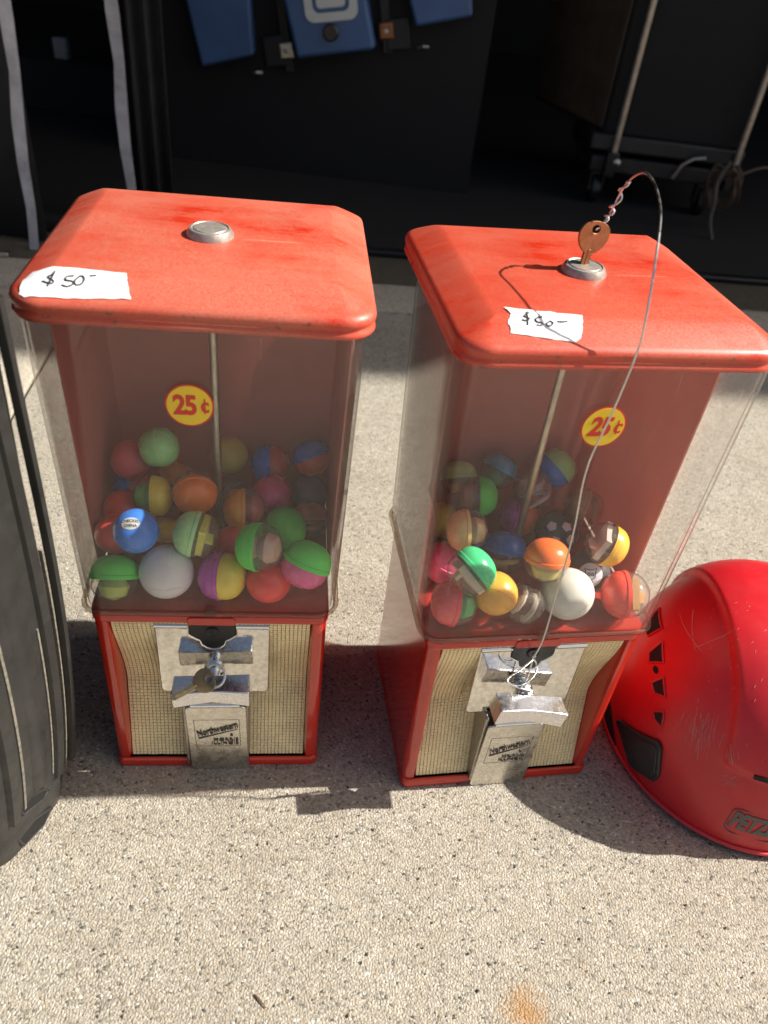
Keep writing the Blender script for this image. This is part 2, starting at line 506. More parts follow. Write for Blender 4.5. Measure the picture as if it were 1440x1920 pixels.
def make_cabinet(root):
    hx, d = .09, .0815
    mb = MB()
    # outer shell: back, sides, bottom, top as a thick U with rounded vertical edges
    mb.loft([rrect(hx, d, .008, z) for z in (.0025, .0105)], True, True)                     # floor pan
    outer = rrect(hx, d, .007, 0, n=5)
    t = .0022
    def wall(path_o, path_i, z0, z1):
        n = len(path_o); vs = []
        for z in (z0, z1):
            vs += [(p.x, p.y, z) for p in path_o] + [(p.x, p.y, z) for p in path_i]
        fs = []
        for i in range(n - 1):
            fs += [(i, i + 1, 2 * n + i + 1, 2 * n + i), (n + i + 1, n + i, 3 * n + i, 3 * n + i + 1),
                   (2 * n + i, 2 * n + i + 1, 3 * n + i + 1, 3 * n + i), (i + 1, i, n + i, n + i + 1)]
        fs += [(0, 2 * n, 3 * n, n), (n - 1, 2 * n - 1, 4 * n - 1, 3 * n - 1)]
        mb.add(vs, fs)
    def arc(cx, cy, r, a0, a1, n=5): return [Vector((cx + r * math.cos(math.radians(a0 + (a1 - a0) * k / n)), cy + r * math.sin(math.radians(a0 + (a1 - a0) * k / n)), 0)) for k in range(n + 1)]
    r = .007
    po = [Vector((-hx, -d + .0, 0))]
    po = arc(-hx + r, -d + r, r, 180, 180, 1)[:1] + [] 
    path = [Vector((-hx, -d + r, 0))] + [Vector((-hx, d - r, 0))] + arc(-hx + r, d - r, r, 180, 90)[1:] + arc(hx - r, d - r, r, 90, 0) + [Vector((hx, -d + r, 0))]
    ri = r - t
    pathi = [Vector((-hx + t, -d + r, 0)), Vector((-hx + t, d - r, 0))] + arc(-hx + r, d - r, ri, 180, 90)[1:] + arc(hx - r, d - r, ri, 90, 0) + [Vector((hx - t, -d + r, 0))]
    wall(path, pathi, .0105, .1885)
    # front posts: rounded outside, chamfered towards the grille
    for s in (-1, 1):
        prof = [(hx, -d + r)] + [(hx - r + r * math.cos(math.radians(a)), -d + r - r * math.sin(math.radians(a))) for a in (30, 60, 90)] + [(hx - .0105, -d), (hx - .0125, -d + .004), (hx - .0125, -d + .026), (hx - .0145, -d + .026), (hx - .0145, -d + .034), (hx - t, -d + .034)]
        prof = [Vector((s * x, y, 0)) for x, y in prof]
        mb.loft([[Vector((p.x, p.y, z)) for p in prof] for z in (.0105, .1885)])
    o = mb.build("cabinet", MT['red'], root)
    # collar that carries the globe, with the raised tab over the coin slot
    c = MB()
    c.loft([rrect(hx + .0002, d + .0002, .008, z) if i in (0, 3) else rrect(hx + .0012, d + .0012, .009, z) for i, z in enumerate((.1872, .1882, .1965, ZC))])
    k = MB()
    c.build("collar", MT['red'], root, bevel=.0008)
    tb = [(-.0185, .1868), (.0185, .1868), (.0185, .1925), (.0165, .1950), (-.0165, .1950), (-.0185, .1925)]
    MB().prism(tb, .0022, lambda a, b, q: (a, -.0829 - q + .001, b)).build("slot_tab", MT['red'], root, bevel=.0006)
    # bottom sill
    MB().loft([rrect(hx + .0006, d + .0022, .007, z, 0, -.0008) if i in (1, 2) else rrect(hx - .0012, d + .0004, .006, z, 0, -.0008) for i, z in enumerate((0, .0015, .0075, .0105))]).build("bottom_sill", MT['red'], root)
    # inside back sheet behind the grille
    xs = .0772
    nx, nz = 47, 54
    z0, z1 = .0106, .1866
    back = MB(); vs = []; fs = []
    zz = [z0 + (z1 - z0) * i / 24 for i in range(25)]
    for z in zz: vs += [(-xs, grille_y(z) + .0011, z), (xs, grille_y(z) + .0011, z)]
    for i in range(24): fs.append((2 * i, 2 * i + 1, 2 * i + 3, 2 * i + 2))
    back.add(vs, fs).build("grille_backing", MT['creamdark'], root)
    gr = MB()
    px, pz = 2 * xs / nx, (z1 - z0) / nz
    rnd = random.Random(3)
    for i in range(nx):
        for j in range(nz):
            a0, a1 = -xs + px * i + .00014, -xs + px * (i + 1) - .00014
            b0, b1 = z0 + pz * j + .00015, z0 + pz * (j + 1) - .00015
            if abs((a0 + a1) / 2) < .0195 and b0 > .149: continue
            e = .00028
            def P(a, b, h): return (a, grille_y(b) - h, b)
            h = .00034 + rnd.uniform(-.00012, .00012)
            gr.add([P(a0, b0, -.0008), P(a1, b0, -.0008), P(a1, b1, -.0008), P(a0, b1, -.0008), P(a0 + e, b0 + e, h), P(a1 - e, b0 + e, h), P(a1 - e, b1 - e, h), P(a0 + e, b1 - e, h)],
                   [(4, 5, 6, 7), (0, 1, 5, 4), (1, 2, 6, 5), (2, 3, 7, 6), (3, 0, 4, 7)])
    go = gr.build("grille", MT['cream'], root, sharp=25)
    go['kind'] = 'stuff'

def make_mech(root, roll, seed):
    # chrome plate with a stepped notch for the coin slot
    zt, zb, hw = .1815, .1015, .0447
    outline = [(-hw, zb + .004), (-hw + .001, zb + .0012), (-hw + .004, zb), (hw - .004, zb), (hw - .001, zb + .0012), (hw, zb + .004), (hw, zt), (.0185, zt), (.0185, .1715), (.0125, .1668)]
    outline += [(.0095 * math.cos(math.radians(a)), .1650 + .0095 * math.sin(math.radians(a))) for a in (0, -30, -60, -90, -120, -150, -180)]
    outline += [(-.0125, .1668), (-.0185, .1715), (-.0185, zt), (-hw, zt)]
    yp = -.080
    pl = MB()
    pl.prism(outline, .019, lambda a, b, q: (a, yp + q, b))
    p = pl.build("mechanism_plate", MT['plate'], root, bevel=.0012, segs=3)
    for s in (-1, 1):
        MB().tube([(s * .0188, yp + .0008, zt - .0002), (s * hw, yp + .0008, zt - .0002)], .0022, 10).build("plate_edge", MT['chrome'], root)
    sl = MB().box(-.0182, .0182, yp + .0006, yp + .02, .1500, .1866)
    s = sl.build("coin_slot", MT['black'], root, bevel=.001)
    ms = Matrix.Translation((0, yp + .0002, .1748)) @ Matrix.Rotation(PI / 2, 4, 'X')
    MB().lathe([(.0052, -.001), (.0052, .0005), (.0044, .0010), (.0036, .0004), (.0012, .0004), (.0008, .0009), (.0001, .0010)], 24, ms).build("coin_emblem", MT['black'], s)
    # turning handle: stem and bow-shaped bar
    hub = empty("handle", (0, yp, .1315), 0, root)
    hub.rotation_euler = (0, roll, 0)
    # a hub Empty is only a joint: the bar is its visible part
    ax = Matrix.Rotation(PI / 2, 4, 'X')
    MB().lathe([(.0085, .0), (.0085, .002), (.0058, .004), (.0052, .009), (.0062, .012), (.0062, .014)], 24, ax).build("stem", MT['chrome'], hub)
    xs = [-.0305, -.018, -.006, 0, .006, .018, .0305]
    rings = []
    for x in xs:
        k = abs(x) / .0305
        yf = -.0285 - .0030 * k ** 1.3
        zt2 = .0062 + .0006 * k; zb2 = -.0085 - .0022 * k
        rings.append([Vector((x, -.0122, zt2)), Vector((x, yf, zt2 - .0006)), Vector((x, yf, zb2)), Vector((x, -.0122, zb2))])
    MB().loft(rings).build("handle_bar", MT['scuffed'], hub, bevel=.0009, segs=2)
    # delivery chute and flap
    ch = MB().box(-.0275, -.0245, -.0870, -.060, .008, .1)
    ch.box(.0245, .0275, -.0870, -.060, .008, .1)
    ch.box(-.0245, .0245, -.075, -.062, .008, .1)
    ch.build("chute", MT['steel'], root, bevel=.0008)
    dx = .0005
    door = empty("delivery_flap", (dx, -.0890, .0965), 0, root)
    door.rotation_euler = (math.radians(2.0), math.radians(-1.0 if seed == 1 else 0.5), 0)
    MB().loft([rrect(.0258, .0470, .0045, z, 0, -.0490, 4) for z in (0, .0024)]).build("flap", MT['door'], door, bevel=.0008).rotation_euler = (PI / 2, 0, 0)
    MB().tube([(-.0205, -.0012, .0012), (.0205, -.0012, .0012)], .0028, 12).build("hinge_pin", MT['chrome'], door)
    # embossed maker's panel
    fx0, fx1, fz0, fz1 = -.0193, .0193, -.0585, -.0195
    y = -.0031
    e = MB()
    for a, b in (((fx0, fz0), (fx1, fz0)), ((fx1, fz0), (fx1, fz1)), ((fx1, fz1), (fx0, fz1)), ((fx0, fz1), (fx0, fz0))):
        e.tube([(a[0], y + .0008, a[1]), (b[0], y + .0008, b[1])], .00032, 6)
    ln = [(-.0165, y + .0007, -.0465), (.0175, y + .0007, -.0335)]
    e.tube(ln, [.0010, .0004], 6)
    e.build("panel_frame", MT['emboss'], door)
    rx = Matrix.Rotation(PI / 2, 4, 'X')
    ang = math.atan2(.013, .034)
    me = text_mesh("Northwestern", .0082, .0006, .32, .00012, spacing=.98)
    place_text("lettering", me, MT['emboss'], door, Matrix.Translation((-.0005, y + .0004, -.0335)) @ rx @ Matrix.Rotation(ang, 4, 'Z') @ Matrix.Diagonal((.80, 1.45, 1, 1)))
    me = text_mesh("MORRIS\nILLINOIS", .0056, .0006, 0, .00006, align='RIGHT', spacing=1.08, line=1.05)
    place_text("lettering", me, MT['emboss'], door, Matrix.Translation((.0178, y + .0004, -.0515)) @ rx @ Matrix.Diagonal((1.05, .92, 1, 1)))
    me = text_mesh("\u00ae", .0036, .0004)
    place_text("lettering", me, MT['emboss'], door, Matrix.Translation((.0120, y + .0004, -.0420)) @ rx)

def gsec(z):
    t = (z - ZG0) / (ZG1 - ZG0)
    return .0960 + (.1013 - .0960) * t, .0845 + (.0857 - .0845) * t

def make_globe(root, seed):
    zs = [ZG0 + (ZG1 - ZG0) * i / 10 for i in range(11)]
    mb = MB()
    mb.loft([rrect(*gsec(z), .0155, z) for z in zs], True, False)
    t = .0026
    zi = [ZG0 + .0022] + zs[1:]
    mb.loft([rrect(gsec(z)[0] - t, gsec(z)[1] - t, .0155 - t, z) for z in zi], True, False)
    mb.build("globe", MT['globe'], root, sharp=60)
    a, b = gsec(ZG0)
    MB().tube([p for p in rrect(a + .0006, b + .0006, .016, ZG0 + .0016)], .0021, 8, closed=True).build("globe_rim", MT['globe_rim'], root)
    MB().box(-.0042, .0042, -.0880, -.0835, ZG0 + .0005, ZG0 + .0085).build("globe_latch", MT['globe_rim'], root, bevel=.0008)
    # red liner: back and the rear part of both sides
    th = .0014; yb = .0785; yf = -.038
    vs = []; fs = []
    lev = [(.2004, 0), (.4345, 1)]
    for z, _ in lev:
        hx = gsec(z)[0] - .0040
        yb2 = gsec(z)[1] - .0045
        po = [(-hx, yf), (-hx, yb2 - .010), (-hx + .003, yb2 - .003), (-hx + .010, yb2), (hx - .010, yb2), (hx - .003, yb2 - .003), (hx, yb2 - .010), (hx, yf)]
        pi = [(-hx + th, yf), (-hx + th, yb2 - .010), (-hx + .004, yb2 - .004), (-hx + .010, yb2 - th), (hx - .010, yb2 - th), (hx - .004, yb2 - .004), (hx - th, yb2 - .010), (hx - th, yf)]
        vs += [(x, y, z) for x, y in po] + [(x, y, z) for x, y in pi]
    n = 8
    for i in range(n - 1):
        fs += [(i, i + 1, 2 * n + i + 1, 2 * n + i), (n + i + 1, n + i, 3 * n + i, 3 * n + i + 1), (2 * n + i, 2 * n + i + 1, 3 * n + i + 1, 3 * n + i), (i + 1, i, n + i, n + i + 1)]
    fs += [(0, 2 * n, 3 * n, n), (n - 1, 2 * n - 1, 4 * n - 1, 3 * n - 1)]
    MB().add(vs, fs).build("liner", MT['liner'], root)
    MB().tube([(0, .004, ZG0 + .0025), (0, .004, .3), (0, .004, .447)], .0031, 12).build("centre_rod", MT['rod'], root)

def make_lid(root, mat):
    lid = MB()
    rings = []
    ri = lambda i, z: rrect(HX - i, HY - i, LRR - i, z, 0, LCY, 10)
    for i, z in ((.006, ZL - .0062), (.0035, ZL - .0120), (.0008, ZL - .0120), (0, ZL - .0108), (.0003, ZL - .0088), (.0016, ZL - .0074), (.0016, ZL - .0062), (.0002, ZL - .0045), (0, ZL - .0022)):
        rings.append(ri(i, z))
    for k in range(0, 9):
        t = k / 8
        i = .0012 + t * (LSL - .0012) if k else .0010
        rings.append(ri(i, ZL + LH * (1 - (1 - i / LSL) ** 1.18)))
    lid.loft(rings, False, True)
    o = lid.build("lid", mat, root, sharp=50)
    return o

def hex_ring(n, r): return [(r * math.cos(2 * PI * k / n), r * math.sin(2 * PI * k / n)) for k in range(n)]

def make_lock(lid):
    z = ZL + LH
    m = Matrix.Translation((0, .0118, z))
    lk = MB().lathe([(.0155, -.001), (.0155, .0012), (.0135, .0048), (.0122, .0052), (.0116, .0046), (.0108, .0046), (.0104, .0052), (.0001, .0052)], 36, m).build("lock", MT['lockm'], lid, sharp=30)
    return lk

def sticker(root, x, z, tilt=0.0):
    r = .0150
    y = -gsec(z)[1] - .0001
    rr = MB().lathe([(r, 0), (r, .0001), (.0001, .0001)], 40, Matrix.Translation((x, y, z)) @ Matrix.Rotation(PI / 2, 4, 'X')).build("price_sticker", MT['redink'], root)
    MB().lathe([(r - .0011, .0001), (r - .0011, .0003), (.0001, .0003)], 40, Matrix.Translation((x, y, z)) @ Matrix.Rotation(PI / 2, 4, 'X')).build("sticker_face", MT['yellow'], rr)
    rx = Matrix.Rotation(PI / 2, 4, 'X')
    me = text_mesh("25", .0185, .0001, tilt, .0007, spacing=.9)
    place_text("lettering", me, MT['redink'], rr, Matrix.Translation((x - .0026, y - .0004, z - .0002)) @ rx @ Matrix.Diagonal((.84, 1.02, 1, 1)))
    me = text_mesh("c", .0150, .0001, tilt, .0003)
    place_text("lettering", me, MT['redink'], rr, Matrix.Translation((x + .0094, y - .0004, z + .0004)) @ rx @ Matrix.Diagonal((.85, 1.0, 1, 1)))
    MB().box(x + .0089, x + .0098, y - .00055, y - .0003, z - .0052, z + .0054).build("cent_stroke", MT['redink'], rr)

def price_tape(lid, poly, strokes):
    # torn tape draped on the lid: fine grid clipped to the outline
    xs = [p[0] for p in poly]; ys = [p[1] for p in poly]
    cx, cy = sum(xs) / len(xs), sum(ys) / len(ys)
    dense = []
    for i in range(len(poly)):
        a = poly[i]; b = poly[(i + 1) % len(poly)]
        for k in range(6):
            dense.append((a[0] + (b[0] - a[0]) * k / 6 + random.uniform(-.0003, .0003), a[1] + (b[1] - a[1]) * k / 6 + random.uniform(-.0003, .0003)))
    n = len(dense); vs = []; fs = []
    R = [1.0, .8, .6, .4, .2]
    for s in R:
        for x, y in dense:
            px, py = cx + (x - cx) * s, cy + (y - cy) * s
            vs.append((px, py, lid_z(px, py) + .0006 + .0003 * math.sin(px * 500) * math.sin(py * 420)))
    vs.append((cx, cy, lid_z(cx, cy) + .0006))
    for r in range(len(R) - 1):
        for i in range(n):
            j = (i + 1) % n
            fs.append((r * n + i, r * n + j, (r + 1) * n + j, (r + 1) * n + i))
    for i in range(n): fs.append(((len(R) - 1) * n + i, (len(R) - 1) * n + (i + 1) % n, len(vs) - 1))
    t = MB().add(vs, fs).build("price_tape", MT['tape'], lid, sharp=80)
    w = MB()
    for st in strokes:
        P = spline([(x, y, 0) for x, y in st], 4) if len(st) > 2 else [Vector((st[0][0], st[0][1], 0)), Vector(((st[0][0] + st[1][0]) / 2, (st[0][1] + st[1][1]) / 2, 0)), Vector((st[1][0], st[1][1], 0))]
        w.tube([(p.x, p.y, lid_z(p.x, p.y) + .0009 + .0003 * math.sin(p.x * 500) * math.sin(p.y * 420)) for p in P], .00052, 6)
    w.build("handwriting", MT['ink'], t)

MACH = {1: ((-.1351, .4976), .1516), 2: ((.1167, .5172), .2288)}
def mach_matrix(m):
    (x, y), a = MACH[m]
    return Matrix.Translation((x, y, 0)) @ Matrix.Rotation(a, 4, 'Z')

def make_machine(m, label, lidmat, hroll, poly, strokes, st):
    (x, y), a = MACH[m]
    root = empty("capsule_machine", (x, y, 0), a)
    tag(root, label, "vending machine", "red capsule vending machines")
    make_cabinet(root); make_mech(root, hroll, m); make_globe(root, m)
    lid = make_lid(root, lidmat); make_lock(lid)
    price_tape(lid, poly, strokes)
    sticker(root, *st)
    return root

tape1 = [(-.0943, -.0571), (-.082, -.0590), (-.0405, -.0612), (-.0392, -.0680), (-.0384, -.0711), (-.0359, -.0793), (-.0663, -.0816), (-.0938, -.0814), (-.0975, -.0783), (-.0982, -.0645)]
ink1 = [[(-.0799, -.0641), (-.0811, -.0665), (-.083, -.0685), (-.0795, -.0708), (-.0807, -.0728), (-.0854, -.0718)], [(-.0799, -.0641), (-.0821, -.0747)],
        [(-.0692, -.0663), (-.0728, -.0673), (-.073, -.07), (-.069, -.0705), (-.0689, -.0724), (-.0713, -.0743), (-.0746, -.0734)],
        [(-.0662, -.0668), (-.0681, -.0698), (-.0669, -.0725), (-.064, -.0714), (-.0631, -.0679), (-.0646, -.0662), (-.0662, -.0668)], [(-.0605, -.0654), (-.0569, -.0649)]]
tape2 = [(-.0744, -.0512), (-.05, -.0560), (-.027, -.0599), (-.0298, -.0705), (-.0323, -.0767), (-.037, -.0798), (-.055, -.0772), (-.0754, -.0747), (-.0745, -.0705), (-.0759, -.0675), (-.0720, -.0600)]
ink2 = [[(-.0608, -.0592), (-.0651, -.0628), (-.0617, -.064), (-.0641, -.066), (-.0667, -.0655)], [(-.0619, -.0582), (-.0638, -.069)],
        [(-.0536, -.0629), (-.0575, -.0638), (-.0577, -.0664), (-.0543, -.0675), (-.0561, -.0693), (-.0583, -.0688)],
        [(-.0491, -.0655), (-.0521, -.068), (-.0501, -.0694), (-.0477, -.0672), (-.0491, -.0655)], [(-.0446, -.0659), (-.0418, -.0662), (-.0384, -.0657)]]
make_machine(1, "red capsule machine beside the black case, loose key hanging on its handle", MT['lid1'], math.radians(-2.5), tape1, ink1, (-.0058, .3856, 0.0))
make_machine(2, "red capsule machine beside the helmet with a key and wire in its lid lock", MT['lid2'], math.radians(10), tape2, ink2, (-.0053, .3955, 0.18))

# ------------------------------------------------------------------ capsules and balls
def axis_vec(ang, tow):
    a = math.radians(ang)
    v = CR * math.cos(a) * (1 - abs(tow) * .3) + CU * math.sin(a) * (1 - abs(tow) * .3) - fw * tow
    return v.normalized()

def toy_mesh(col, R, kind):
    mb = MB(); rnd = random.Random(int(R * 1e6) + kind)
    if kind == 0:      # folded paper
        pts = [(-.45, -.5), (.45, -.42), (.5, .42), (-.4, .5)]
        mb.prism([(a * R * 1.1, b * R * 1.1) for a, b in pts], R * .22, lambda a, b, q: (a, b - R * .05, q - R * .35))
        mb.prism([(a * R * .9, b * R * .8) for a, b in pts], R * .12, lambda a, b, q: (b * .5 + R * .1, q + R * .1, a - R * .2))
    elif kind == 1:    # squashed rubber figure
        mb.lathe([(.001, -.75 * R), (.4 * R, -.6 * R), (.5 * R, -.3 * R), (.3 * R, 0), (.42 * R, .2 * R), (.2 * R, .42 * R), (.001, .45 * R)], 12)
    else:              # coiled strip
        P = [(.5 * R * math.cos(t * .7), .5 * R * math.sin(t * .7), -.65 * R + .06 * R * t) for t in range(18)]
        mb.tube(P, R * .10, 6)
    return mb

CAPG = {1: "capsules and balls in the machine by the black case", 2: "capsules and balls in the machine by the helmet"}
def place(o, m, loc, ax=None, spin=0.0):
    p = mach_matrix(m) @ Vector(loc)
    if ax is None: ax = Vector((0, 0, 1))
    q = ax.to_track_quat('Z', 'Y')
    o.matrix_world = Matrix.Translation(p) @ q.to_matrix().to_4x4() @ Matrix.Rotation(spin, 4, 'Z')

def ball(m, loc, R, col, label, rough=0.35, seam=True, ax=(60, .3), name="rubber_ball", knobs=0):
    o = empty(name); tag(o, label, "toy ball", CAPG[m])
    place(o, m, loc, axis_vec(*ax))
    prof = [(.0001, -R)] + [(R * math.sin(PI * k / 20), -R * math.cos(PI * k / 20)) for k in range(1, 20)] + [(.0001, R)]
    mb = MB()
    if knobs:
        n, mm = 28, 18; vs = []; fs = []
        for i in range(mm + 1):
            th = PI * i / mm
            for j in range(n):
                ph = 2 * PI * j / n
                rr = R * (1 + .045 * math.sin(knobs * th) * math.sin(knobs * ph))
                vs.append((rr * math.sin(th) * math.cos(ph), rr * math.sin(th) * math.sin(ph), -rr * math.cos(th)))
        for i in range(mm):
            for j in range(n):
                fs.append((i * n + j, i * n + (j + 1) % n, (i + 1) * n + (j + 1) % n, (i + 1) * n + j))
        mb.add(vs, fs)
    else:
        mb.lathe(prof, 32)
    s = mb.build("ball_skin", cap_mat(col, rough), o, sharp=80)
    if seam:
        pts = []
        for k in range(48):
            t = 2 * PI * k / 48
            lat = .55 * math.sin(2 * t)
            pts.append((R * .9985 * math.cos(lat) * math.cos(t), R * .9985 * math.cos(lat) * math.sin(t), R * .9985 * math.sin(lat)))
        MB().tube(pts, R * .014, 5, closed=True).build("seam", cap_mat(tuple(c * .72 for c in col), .6), s)
    return o

def capsule(m, loc, R, cap, label, ax, toy=None, dome=None, kind=0, capfrac=0.0, toycol=None):
    """cap on the +Z half, dome (clear or coloured) on the -Z half"""
    o = empty("toy_capsule"); tag(o, label, "toy capsule", CAPG[m])
    place(o, m, loc, axis_vec(*ax), random.uniform(0, 6))
    R0 = R
    # cap: short dome with a stepped rim, hollow
    h = .86 * R0
    po = [(R0 * 1.0, -.10 * R0), (R0 * 1.0, .06 * R0), (R0 * .965, .09 * R0)]
    for k in range(1, 10):
        a = PI / 2 * k / 9
        po.append((R0 * .965 * math.cos(a) ** .85 if k < 9 else .0002, .09 * R0 + (h - .09 * R0) * math.sin(a)))
    pin = [(max(r - .0009, .0002), z - .0009 if i > 2 else z) for i, (r, z) in enumerate(po)]
    c = MB(); c.loft([[Vector((r * math.cos(2 * PI * k / 32), r * math.sin(2 * PI * k / 32), z)) for k in range(32)] for r, z in (list(reversed(pin)) + po)], True, True)
    c.build("cap", cap_mat(cap) if cap else MT["dome"], o, sharp=40)
    # dome: straight skirt then round end
    hd = 1.02 * R0
    pd = [(R0 * .945, .05 * R0), (R0 * .95, -.22 * R0)]
    for k in range(1, 10):
        a = PI / 2 * k / 9
        pd.append((R0 * .95 * math.cos(a) ** .8 if k < 9 else .0002, -.22 * R0 - (hd - .22 * R0) * math.sin(a)))
    d = MB(); d.loft([[Vector((r * math.cos(2 * PI * k / 32), r * math.sin(2 * PI * k / 32), z)) for k in range(32)] for r, z in pd], False, True)
    d.build("dome", cap_mat(dome) if dome else MT['dome'], o, sharp=60)
    if toy and not dome:
        t = toy_mesh(toy, R0 * 1.28, kind).build("toy", cap_mat(toy, .6), o, sharp=40)
        t.location = (0, 0, -.05 * R0)
    return o

GRN, GRN2, YEL, ORG, BLU, RED, PNK, PUR, WHT, LIM, SIL = (.07, .50, .06), (.22, .48, .17), (.62, .48, .05), (.80, .15, .015), (.022, .13, .46), (.60, .035, .025), (.62, .06, .17), (.30, .035, .24), (.58, .57, .55), (.40, .52, .06), (.16, .18, .19)
AMB = (.55, .25, .03)
k = .955
ball(1, [-.0717, .0221, .2669], .0158, (.52, .07, .08), "knobbly pinkish red ball at the back beside the green cap", knobs=7, seam=False)
capsule(1, [-.0456, .0156, .2850], .0160, GRN2, "green capsule topmost at the back under the 25 cent sticker", (10, .1), dome=GRN2)
ball(1, [.0037, .0605, .2494], .0163, (.50, .42, .07), "dull yellow ball just behind the centre rod", seam=False)
capsule(1, [.038, .0586, .2422], .0176, BLU, "blue and red capsule lying sideways right of the yellow ball", (180, .1), dome=(.46, .05, .04))
capsule(1, [.075, .060, .2516], .0168, BLU, "capsule with blue top and orange red base high in the back corner", (110, .1), dome=(.62, .09, .03))
capsule(1, [-.0436, .0605, .2224], .0163, AMB, "amber capsule half hidden behind the orange one", (60, .2), toy=(.5, .25, .05), kind=1)
capsule(1, [-.0755, .0278, .2353], .0160, BLU, "dark blue and red capsule below the knobbly pinkish ball", (170, .1), dome=(.45, .04, .03))
capsule(1, [-.049, -.0081, .254], .0165, YEL, "clear capsule with yellow cap turned aside and green toy inside", (0, -.1), toy=GRN, kind=1)
capsule(1, [-.0168, -.0131, .2617], .0176, ORG, "bright orange capped capsule with folded paper in its clear half", (-70, .75), toy=(.45, .12, .10), kind=0)
capsule(1, [.0068, .0474, .217], .0163, None, "cloudy clear capsule low behind the rod", (-60, .0), toy=(.3, .26, .2), kind=2)
capsule(1, [.0414, .0244, .2356], .0170, PNK, "dusky pink capsule above the bright green lid", (120, .5), dome=(.42, .05, .10))
ball(1, [.0743, .0496, .2182], .0172, SIL, "dark silvery ball by the liner at the back", .22)
capsule(1, [.0192, -.0028, .2388], .0180, (.60, .25, .03), "capsule with ochre cap and dark red toy in its clear half", (180, .2), toy=(.42, .05, .03), kind=1)
ball(1, [-.0755, -.0046, .2363], .0163, (.55, .03, .025), "red ball behind the blue ball", seam=False)
ball(1, [-.0556, -.0535, .2556], .0168, BLU, "blue ball with an oval white label", .22, seam=False, ax=(80, .6))
ball(1, [-.0755, -.0361, .2376], .0158, (.62, .05, .03), "small red ball against the side wall left of the blue ball", seam=False)
capsule(1, [-.0446, -.0121, .217], .0163, (.60, .40, .05), "yellow capped capsule with red base wedged under the pale green one", (80, .2), dome=(.50, .06, .03))
capsule(1, [-.0134, -.0511, .2523], .0181, (.26, .48, .20), "capsule with pale green cap and folded yellow paper", (165, .15), toy=(.58, .60, .04), kind=0)
capsule(1, [.0545, -.0093, .2256], .0183, GRN, "bright green capsule lid showing its broad round face", (30, .62), dome=(.10, .40, .08))
capsule(1, [.0755, .0156, .217], .0163, (.30, .14, .06), "brownish capsule against the side under the dark silvery ball", (90, .0), toy=(.35, .15, .06), kind=2)
capsule(1, [.0344, -.0632, .2513], .0187, GRN, "clear capsule with green rimmed cap and pink and green toy", (175, -.12), toy=(.42, .26, .20), kind=1)
capsule(1, [.0722, -.0627, .2361], .0194, GRN, "two tone capsule with green top and pink base in the front corner", (65, .1), dome=(.58, .09, .22))
ball(1, [-.0345, -.0612, .2218], .0208, WHT, "large white ball in front beside the green capped clear capsule", .4, ax=(30, .5))
capsule(1, [-.0733, -.0638, .2192], .0186, GRN, "clear capsule with green cap upright and lime toy, front corner", (88, .0), toy=LIM, kind=1)
capsule(1, [.0061, -.0627, .2203], .0194, PUR, "yellow capsule with a purple end beside the large white ball", (175, -.05), dome=YEL)
ball(1, [.0433, -.065, .218], .0174, RED, "plain red ball at the front under the green rimmed capsule", seam=False)

ball(1, [.012, -.022, .2165], .0160, (.42, .03, .03), "dark red ball sunk between the pale green and the green rimmed capsules", seam=False)
capsule(2, [-.038, .018, .217], .0160, BLU, "dull blue capsule low behind the bright pink one", (50, .2), dome=(.10, .12, .2))
capsule(2, [.0465, .0594, .2616], .0176, GRN2, "green and blue capsule highest at the back", (40, .1), dome=BLU)
capsule(2, [-.0428, .0605, .2511], .0163, (.25, .42, .14), "tall clear capsule with green cap by the liner edge", (95, .0), toy=(.45, .40, .10), kind=1)
capsule(2, [-.0073, .0605, .2583], .0163, (.06, .20, .30), "faint blue green capsule at the back left of the rod", (60, .0), toy=(.08, .3, .12), kind=1)
capsule(2, [.018, .0382, .2543], .0173, None, "greyish clear capsule just behind the rod", (110, .1), toy=(.40, .36, .32), kind=2)
capsule(2, [-.0313, .0294, .2528], .0172, GRN, "clear capsule with bright green cap facing the rod", (0, .0), toy=(.35, .28, .2), kind=1)
capsule(2, [.0735, .0439, .2279], .0180, (.36, .25, .10), "amber capsule packed with a ribbed gold tube", (160, .0), toy=(.45, .32, .12), kind=2)
capsule(2, [.0117, .0411, .2192], .0184, PUR, "purple and orange capsule behind the base of the rod", (180, .0), dome=(.60, .13, .03))
capsule(2, [-.0546, -.0141, .2516], .0175, (.48, .30, .12), "amber two lobed capsule above the pink one", (180, .1), toy=(.45, .28, .12), kind=1)
ball(2, [-.0571, .042, .217], .0160, (.55, .46, .05), "small yellow ball squeezed against the side wall", seam=False)
capsule(2, [-.0121, -.0039, .22], .0188, (.03, .09, .30), "capsule with blue rimmed cap over a gold coil", (80, .1), toy=(.55, .42, .15), kind=2)
ball(2, [.041, .016, .2207], .0196, (.03, .03, .035), "black ball printed with pale pentagons", .3, seam=False)
capsule(2, [.0021, -.0522, .2538], .0180, (.82, .13, .025), "bright orange capped capsule above the large white ball", (85, .3), toy=(.50, .45, .12), kind=1)
capsule(2, [.0583, -.0389, .2541], .0178, (.62, .34, .03), "clear capsule with yellow cap turned aside and white slip inside", (-25, -.1), toy=(.55, .45, .40), kind=0)
capsule(2, [-.0666, -.0143, .2186], .0178, PNK, "bright pink capsule against the side wall", (60, .4), dome=PNK)
capsule(2, [-.0607, -.0636, .2547], .0184, (.04, .42, .16), "clear capsule with sea green cap and pale printed slip", (40, -.05), toy=(.62, .55, .36), kind=0)
ball(2, [.0529, -.0322, .2193], .0184, (.06, .06, .065), "dark ball with a round pale sticker", .2, seam=False)
ball(2, [-.0386, -.0651, .2304], .0172, (.70, .31, .035), "orange yellow ball at the front beside the large white one", .3, seam=True, ax=(100, .2))
